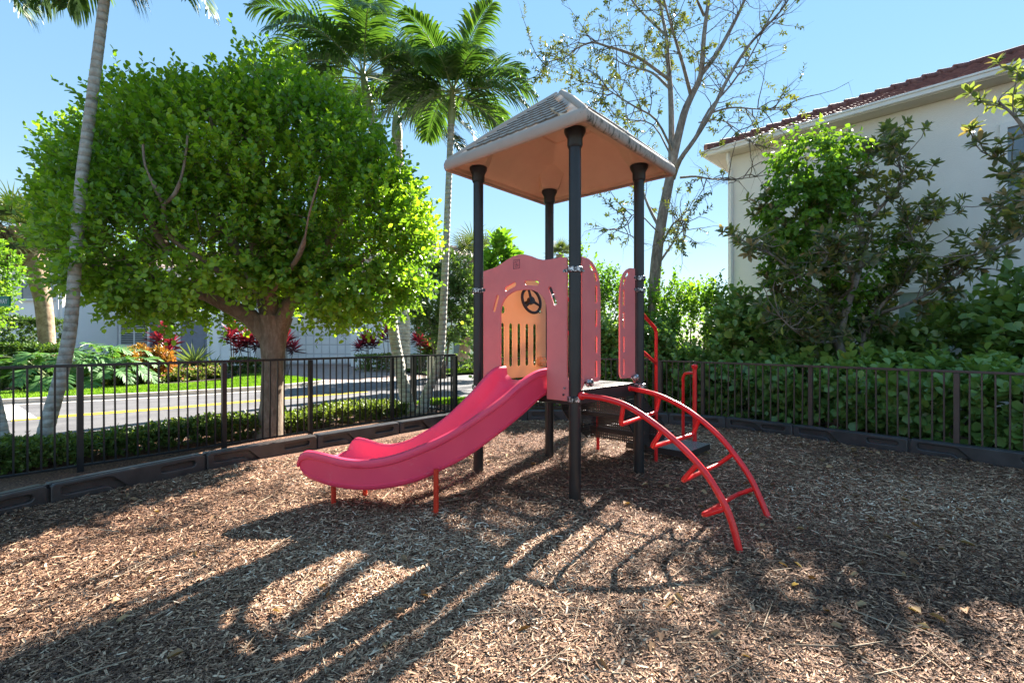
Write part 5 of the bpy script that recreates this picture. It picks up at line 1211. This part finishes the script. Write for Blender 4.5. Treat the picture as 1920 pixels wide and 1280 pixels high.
# ================================================================= HOUSES
def win(parent, x0,x1,z0,z1,Y,frame,pane,nx=1,nz=1,fw=.09,name='window',slats=0,label=None):
    m=MB(); y0,y1=Y-.06,Y+.03
    m.box((x0-fw,y0,z1),(x1+fw,y1,z1+fw)); m.box((x0-fw,y0-.05,z0-fw*1.3),(x1+fw,y1,z0)); m.box((x0-fw,y0,z0),(x0,y1,z1)); m.box((x1,y0,z0),(x1+fw,y1,z1))
    for i in range(1,nx): x=x0+(x1-x0)*i/nx; m.box((x-.03,y0+.012,z0),(x+.03,y1,z1))
    for i in range(1,nz): z=z0+(z1-z0)*i/nz; m.box((x0,y0+.015,z-.025),(x1,y1-.003,z+.025))
    o=part(name,m,mt[frame],parent,label=label)
    g=MB(); g.box((x0,Y-.012,z0),(x1,Y-.006,z1)); part('pane',g,mt[pane],o)
    if slats:
        s=MB()
        for i in range(slats):
            z=z0+(z1-z0)*(i+.5)/slats; s.box((x0+.02,Y-.04,z-.014),(x1-.02,Y-.014,z+.012))
        part('shutter_slats',s,mt['white_trim'],o)
    return o
def hip_roof(name,parent,x0,x1,y0,y1,ze,slope,oh,m,rows=True,ridge=None,pitch=.30,rowl=.36,label=None,trim='white_trim',amp=.045,axis=None,origin=None):
    """hip roof over a rectangle in a local frame (axis, origin) with real barrel tile relief"""
    X0,X1,Y0,Y1=x0-oh,x1+oh,y0-oh,y1+oh; W=min(X1-X0,Y1-Y0)/2; zr_=ze+W*slope
    T=(lambda p: p) if axis is None else (lambda p: (origin.x+axis[0].x*p[0]+axis[1].x*p[1], origin.y+axis[0].y*p[0]+axis[1].y*p[1], p[2]))
    mb=MB()
    if X1-X0>=Y1-Y0: ra_,rb_=(X0+W,(Y0+Y1)/2),(X1-W,(Y0+Y1)/2)
    else: ra_,rb_=((X0+X1)/2,Y0+W),((X0+X1)/2,Y1-W)
    faces=[((X0,Y0),(X1,Y0)),((X1,Y0),(X1,Y1)),((X1,Y1),(X0,Y1)),((X0,Y1),(X0,Y0))]
    for fi,(a,b) in enumerate(faces):
        a=Vector((*a,0)); b=Vector((*b,0)); d=(b-a); L=d.length; d.normalize(); inn=V(-d.y,d.x,0)
        fine = rows and fi in rows if isinstance(rows,(list,tuple)) else rows
        if fine:
            nr_=int(W/rowl); rl=W/nr_; du=pitch/6
            for j in range(nr_):
                va,vb=j*rl,(j+1)*rl; ua,ub=va,L-va
                nn=int((ub-ua)/du); vs=[];fs=[]
                for i in range(nn+1):
                    u=ua+(ub-ua)*i/nn; hgt=amp*abs(math.sin(PI*u/pitch))**.8
                    ut=min(max(u,vb),L-vb)
                    p0=a+d*u+inn*va; p1=a+d*ut+inn*vb
                    zA=ze+va*slope+.045+hgt; zB=ze+vb*slope+.008+hgt
                    vs+=[T((p0.x,p0.y,ze+va*slope+hgt*.6)),T((p0.x,p0.y,zA)),T((p1.x,p1.y,zB))]
                for i in range(nn):
                    k=3*i; fs+=[(k,k+3,k+4,k+1),(k+1,k+4,k+5,k+2)]
                mb.add(vs,fs)
        else:
            top=[Vector((*ra_,0)),Vector((*rb_,0))]
            pts=[a,b]
            if fi==0: q=[top[1],top[0]] if X1-X0>=Y1-Y0 else [top[0]]
            elif fi==1: q=[top[1]] if X1-X0>=Y1-Y0 else [top[1],top[0]]
            elif fi==2: q=[top[0],top[1]] if X1-X0>=Y1-Y0 else [top[1]]
            else: q=[top[0]] if X1-X0>=Y1-Y0 else [top[0],top[1]]
            mb.add([T((p.x,p.y,ze+.02)) for p in pts]+[T((p.x,p.y,zr_+.02)) for p in q],[tuple(range(2+len(q)))])
    roof=part(name,mb,m,parent,label=label)
    # hip caps
    hc=MB()
    for c,e in (((X0,Y0),ra_ ),((X1,Y0),rb_ if X1-X0>=Y1-Y0 else ra_),((X1,Y1),rb_),((X0,Y1),ra_ if X1-X0>=Y1-Y0 else rb_)):
        A=Vector((*c,ze+.07)); B=Vector((*e,zr_+.07)); n_=max(2,int((B-A).length/.42))
        for i in range(n_):
            p=A.lerp(B,i/n_); q=A.lerp(B,(i+1.12)/n_); hc.tube([T(tuple(p+V(0,0,.035))),T(tuple(q-V(0,0,.0)))],[.115,.085],8)
    A=Vector((*ra_,zr_+.08));B=Vector((*rb_,zr_+.08))
    if (B-A).length>.3: hc.tube([T(tuple(A)),T(tuple(B))],.1,8)
    part('ridge_tiles',hc,m,roof,sm=50)
    # gutter, fascia, soffit
    g=MB(); 
    def ring(o0,o1,z0_,z1_):
        for (xa,ya,xb,yb) in ((X0-o1,Y0-o1,X1+o1,Y0-o0),(X0-o1,Y1+o0,X1+o1,Y1+o1),(X0-o1,Y0-o0,X0-o0,Y1+o0),(X1+o0,Y0-o0,X1+o1,Y1+o0)):
            vs=[T(p) for p in ((xa,ya,z0_),(xb,ya,z0_),(xb,yb,z0_),(xa,yb,z0_),(xa,ya,z1_),(xb,ya,z1_),(xb,yb,z1_),(xa,yb,z1_))]
            g.add(vs,[(0,3,2,1),(4,5,6,7),(0,1,5,4),(1,2,6,5),(2,3,7,6),(3,0,4,7)])
    ring(-.10,.0,ze-.13,ze+.03); ring(.002,.08,ze-.11,ze+.01); ring(.08,.105,ze-.025,ze+.022)
    part('gutter',g,mt[trim],roof,bev=.01)
    s=MB(); s.add([T((X0-.0,Y0,ze-.135)),T((X1,Y0,ze-.135)),T((X1,Y1,ze-.135)),T((X0,Y1,ze-.135))],[(0,1,2,3)]); part('soffit',s,mt['soffit'],roof)
    return roof
# right-hand house: local x runs along the wall towards the camera side
ax=(V(.7017,-.7125,0),V(.7125,.7017,0)); hc0=V(5.72,12.71,0)
hr=thing('beige_house','tall beige stucco house wall with a red tile roof and white gutter at the right','house',hc0)
ZEV=6.44
def TH(x,y,z): return V(hc0.x+ax[0].x*x+ax[1].x*y, hc0.y+ax[0].y*x+ax[1].y*y, z)
def hbox(mb,a,b):
    (x0,y0,z0),(x1,y1,z1)=a,b
    vs=[TH(*p) for p in ((x0,y0,z0),(x1,y0,z0),(x1,y1,z0),(x0,y1,z0),(x0,y0,z1),(x1,y0,z1),(x1,y1,z1),(x0,y1,z1))]
    mb.add(vs,[(0,3,2,1),(4,5,6,7),(0,1,5,4),(1,2,6,5),(2,3,7,6),(3,0,4,7)])
m=MB(); hbox(m,(0,0,-.1),(12,9,ZEV-.14)); part('wall',m,mt['stucco_beige'],hr)
hip_roof('roof',hr,0,12,0,9,ZEV,.45,.42,mt['tile_red'],rows=[0,3],axis=ax,origin=hc0,pitch=.27,rowl=.36,amp=.05)
m=MB()
dsp=[TH(.12,-.30,ZEV-.12),TH(.12,-.30,ZEV-.28),TH(.10,-.07,ZEV-.55),TH(.10,-.07,ZEV-.8),TH(.10,-.07,0)]
m.tube(dsp,.05,4); part('downspout',m,mt['white_trim'],hr)
def hwin(x0,x1,z0,z1,frame='white_trim',pane='glass',label=None):
    m=MB(); fw=.10
    hbox(m,(x0-fw,-.06,z1),(x1+fw,.02,z1+fw)); hbox(m,(x0-fw,-.10,z0-.13),(x1+fw,.02,z0)); hbox(m,(x0-fw,-.06,z0),(x0,.02,z1)); hbox(m,(x1,-.06,z0),(x1+fw,.02,z1)); zc=(z0+z1)/2; hbox(m,(x0,-.045,zc-.03),(x1,.02,zc+.03))
    o=part('window',m,mt[frame],hr,label=label); g=MB(); hbox(g,(x0,-.015,z0),(x1,-.008,z1)); part('pane',g,mt[pane],o)
    if label: pass
hwin(5.15,6.3,3.95,5.45)
hwin(1.85,2.75,1.35,2.42,pane='pane_pale'); hwin(3.55,4.6,1.3,2.46,pane='pane_pale')

# white townhouses across the road
wh=thing('white_townhouse','white two-storey house with a shuttered window and grey door, mostly behind the round tree','house',V(-17,28,0))
m=MB(); m.box((-23.5,28.0,-.1),(-14.9,36,5.5)); m.box((-14.9,30.9,-.1),(-9.3,36,5.5)); m.box((-9.4,28.0,-.1),(-7.45,36,5.5)); 
part('wall',m,mt['stucco_white'],wh)
for xa,xb in ((-23.4,-23.0),(-17.4,-17.0),(-15.3,-14.9)):
    m=MB(); m.box((xa,27.9,0),(xb,28.02,5.4)); part('pilaster',m,mt['stucco_white'],wh)
m=MB(); m.box((-23.0,27.96,.2),(-22.86,28.02,2.9)); m.box((-21.09,27.96,.2),(-21.02,28.02,2.9)); part('recess',m,mt['blue_grey'],wh)
win(wh,-22.75,-21.2,1.25,2.65,27.95,'white_trim','shutter',nx=2,nz=2,slats=11,fw=.12,label='window with white plantation shutters')
m=MB(); m.box((-21.0,27.94,1.15),(-20.4,28.02,2.6)); part('shutter',m,mt['blue_grey'],wh)
m=MB(); m.box((-20.55,27.9,2.28),(-20.05,27.97,2.52)) if False else m.box((-20.38,27.93,2.2),(-19.6,27.98,2.5)); pl=part('house_number',m,mt['sign_white'],wh)
part('digits',text_mesh('digits','458',.27,V(-20.2,27.925,2.245),(1,0,0)),mt['glass_dark'],pl)
m=MB(); m.box((-19.3,27.95,0),(-17.75,28.02,2.6)); 
dr_=part('front_door',m,mt['blue_grey'],wh)
m=MB()
for x in (-19.15,-18.45):
    for z in (.2,1.0,1.8): m.box((x,27.93,z),(x+.55,27.955,z+.6))
part('door_panel',m,mt['blue_grey'],dr_,bev=.01); m=MB(); m.tube([(-17.92,27.9,1.1),(-17.92,27.88,1.3)],.025,8); m.ball((-17.92,27.9,.98),.04); part('handle',m,mt['metal_grey'],dr_,sm=50)
m=MB(); m.box((-19.42,27.93,0),(-19.303,28.03,2.72)); m.box((-17.747,27.93,0),(-17.63,28.03,2.72)); m.box((-19.303,27.93,2.603),(-17.747,28.03,2.72)); part('door_frame',m,mt['white_trim'],wh)
# garage door with raised panels
m=MB(); m.box((-14.3,30.82,0),(-10.15,30.88,2.42)); gd=part('garage_door',m,mt['garage_groove'],wh)  # door base painted darker so the gaps between panels look shaded
m=MB()
for i in range(8):
    for j in range(4):
        x=-14.2+i*.505; z=.08+j*.59; m.box((x,30.785,z),(x+.45,30.815,z+.52)); 
part('door_panel',m,mt['garage'],gd,bev=.02)
win(wh,-22.2,-20.6,3.6,4.9,28,'white_trim','glass_dark',nx=2); win(wh,-17.8,-16.3,3.6,4.9,28,'white_trim','glass_dark',nx=2); win(wh,-13.4,-11.2,3.6,4.8,30.9,'white_trim','glass_dark',nx=2)
hip_roof('roof',wh,-23.5,-7.45,28,36,5.6,.38,.45,mt['tile_tan'],rows=[0],pitch=.4,rowl=.5)
wl=thing('white_townhouse','pale house at the left edge with one wide dark upper window behind the fan palm','house',V(-27,25,0))
m=MB(); m.box((-36,24.5,-.1),(-22.95,36,5.35)); part('wall',m,mt['stucco_white'],wl)
win(wl,-25.0,-23.35,3.62,4.5,24.5,'white_trim','glass',nx=2); win(wl,-28.6,-26.9,3.4,4.6,24.5,'white_trim','glass')
hip_roof('roof',wl,-36,-22.95,24.5,36,5.45,.38,.45,mt['tile_tan'],rows=[0,1],pitch=.4,rowl=.5)
m=MB(); m.tube([(-23.08,24.38,0),(-23.08,24.38,5.3)],.06,8); part('downspout',m,mt['white_trim'],wl,sm=40)
wr=thing('white_townhouse','white house with tan tile roof left of the tower, partly behind palms','house',V(-5,26,0))
m=MB(); m.box((-7.4,26.8,-.1),(-4.9,36,5.9)); m.box((-4.9,25.6,-.1),(-1.9,36,5.9)); part('wall',m,mt['stucco_white'],wr)
win(wr,-4.25,-3.75,4.55,5.45,25.6,'white_trim','glass',nz=2,label='upper window'); win(wr,-6.45,-5.85,1.25,2.5,26.8,'white_trim','glass_dark',nz=2)
win(wr,-6.45,-5.85,3.9,5.0,26.8,'white_trim','glass_dark',nz=2)
m=MB(); m.box((-3.1,25.53,0),(-2.3,25.62,2.2)); part('front_door',m,mt['blue_grey'],wr)
m=MB(); m.box((-4.4,25.53,.9),(-3.7,25.62,2.3)); part('window',m,mt['glass_dark'],wr)
m=MB(); m.tube([(-5.05,26.7,0),(-5.05,26.7,5.8)],.05,8); part('downspout',m,mt['white_trim'],wr,sm=40)
hip_roof('roof',wr,-7.35,-1.9,26,36,6.0,.36,.45,mt['tile_tan'],rows=[0,1],pitch=.36,rowl=.45)

# street sign at the left edge
sg=thing('street_sign','green street name sign reading WAY at the left edge of the photo','sign',V(-8.05,7.2,0))
m=MB(); m.cyl((-8.05,7.2),.03,-.05,2.02,12); part('pole',m,mt['metal_grey'],sg,sm=40)
d=(at(19,564,7.2)); m=MB(); m.box((d.x-1.0,7.185,at(0,574,7.2).z),(d.x,7.215,at(0,555,7.2).z)); sp=part('sign_plate',m,mt['sign_green'],sg,bev=.004)
lt_=text_mesh('lettering','WAY',.105,V(0,0,0),(1,0,0),align='RIGHT'); lt_.transform(Matrix.Translation((d.x-.022,7.182,at(0,571,7.2).z+.012))@Matrix.Diagonal((.58,1,1,1)))
part('lettering',lt_,mt['sign_white'],sp)
# pale plate on a post behind the gate
pp=thing('notice_post','pale cream notice board on a short post seen through the fence corner pickets','sign',V(gx(808,11.6),11.6,0))
m=MB(); m.cyl((gx(808,11.6),11.6),.03,-.05,.6,10); part('pole',m,mt['fence_black'],pp,sm=40)
m=MB(); m.box((gx(801,11.6),11.56,.55),(gx(816,11.6),11.6,1.08)); part('board',m,mt['sign_cream'],pp,bev=.006)

# ================================================================= CAMERA, LIGHT, SKY
cam=bpy.data.cameras.new('camera'); co=bpy.data.objects.new('camera',cam); COL.objects.link(co)
co.location=(0,0,EYE); co.rotation_euler=(PI/2,0,0); cam.sensor_width=36; cam.lens=FP*36/1920; cam.clip_start=.05; cam.clip_end=3000
scene.camera=co
AZ=math.radians(31.5); EL=math.radians(35.4)      # azimuth from +Y towards +X
sun=bpy.data.lights.new('sun','SUN'); so=bpy.data.objects.new('sun',sun); COL.objects.link(so)
sdir=V(math.sin(AZ)*math.cos(EL),math.cos(AZ)*math.cos(EL),math.sin(EL))
so.rotation_euler=(sdir).to_track_quat('Z','Y').to_euler(); so.location=(10,20,20)
sun.energy=SUN_E; sun.angle=math.radians(.55); sun.color=(1,.93,.82)
w=bpy.data.worlds.new('World'); scene.world=w; w.use_nodes=True; nt=w.node_tree; nt.nodes.clear()
sky=nt.nodes.new('ShaderNodeTexSky'); sky.sky_type='NISHITA'; sky.sun_disc=False; sky.sun_elevation=EL; sky.sun_rotation=AZ
sky.air_density=1.0; sky.dust_density=SKY_DUST; sky.ozone_density=SKY_OZ
bg=nt.nodes.new('ShaderNodeBackground'); bg.inputs['Strength'].default_value=SKY_S
ow=nt.nodes.new('ShaderNodeOutputWorld'); gm=nt.nodes.new('ShaderNodeGamma'); gm.inputs[1].default_value=SKY_G; hs=nt.nodes.new('ShaderNodeHueSaturation'); hs.inputs['Saturation'].default_value=SKY_SAT
nt.links.new(sky.outputs[0],gm.inputs[0]); nt.links.new(gm.outputs[0],hs.inputs['Color']); nt.links.new(hs.outputs[0],bg.inputs[0]); nt.links.new(bg.outputs[0],ow.inputs[0])
vs_=scene.view_settings; vs_.view_transform='Standard'; vs_.look='None'; vs_.exposure=EXPO; vs_.gamma=1; vs_.use_curve_mapping=False
scene.render.engine='CYCLES'; scene.cycles.use_denoising=True; scene.cycles.max_bounces=8; scene.cycles.transparent_max_bounces=16
scene.cycles.diffuse_bounces=5
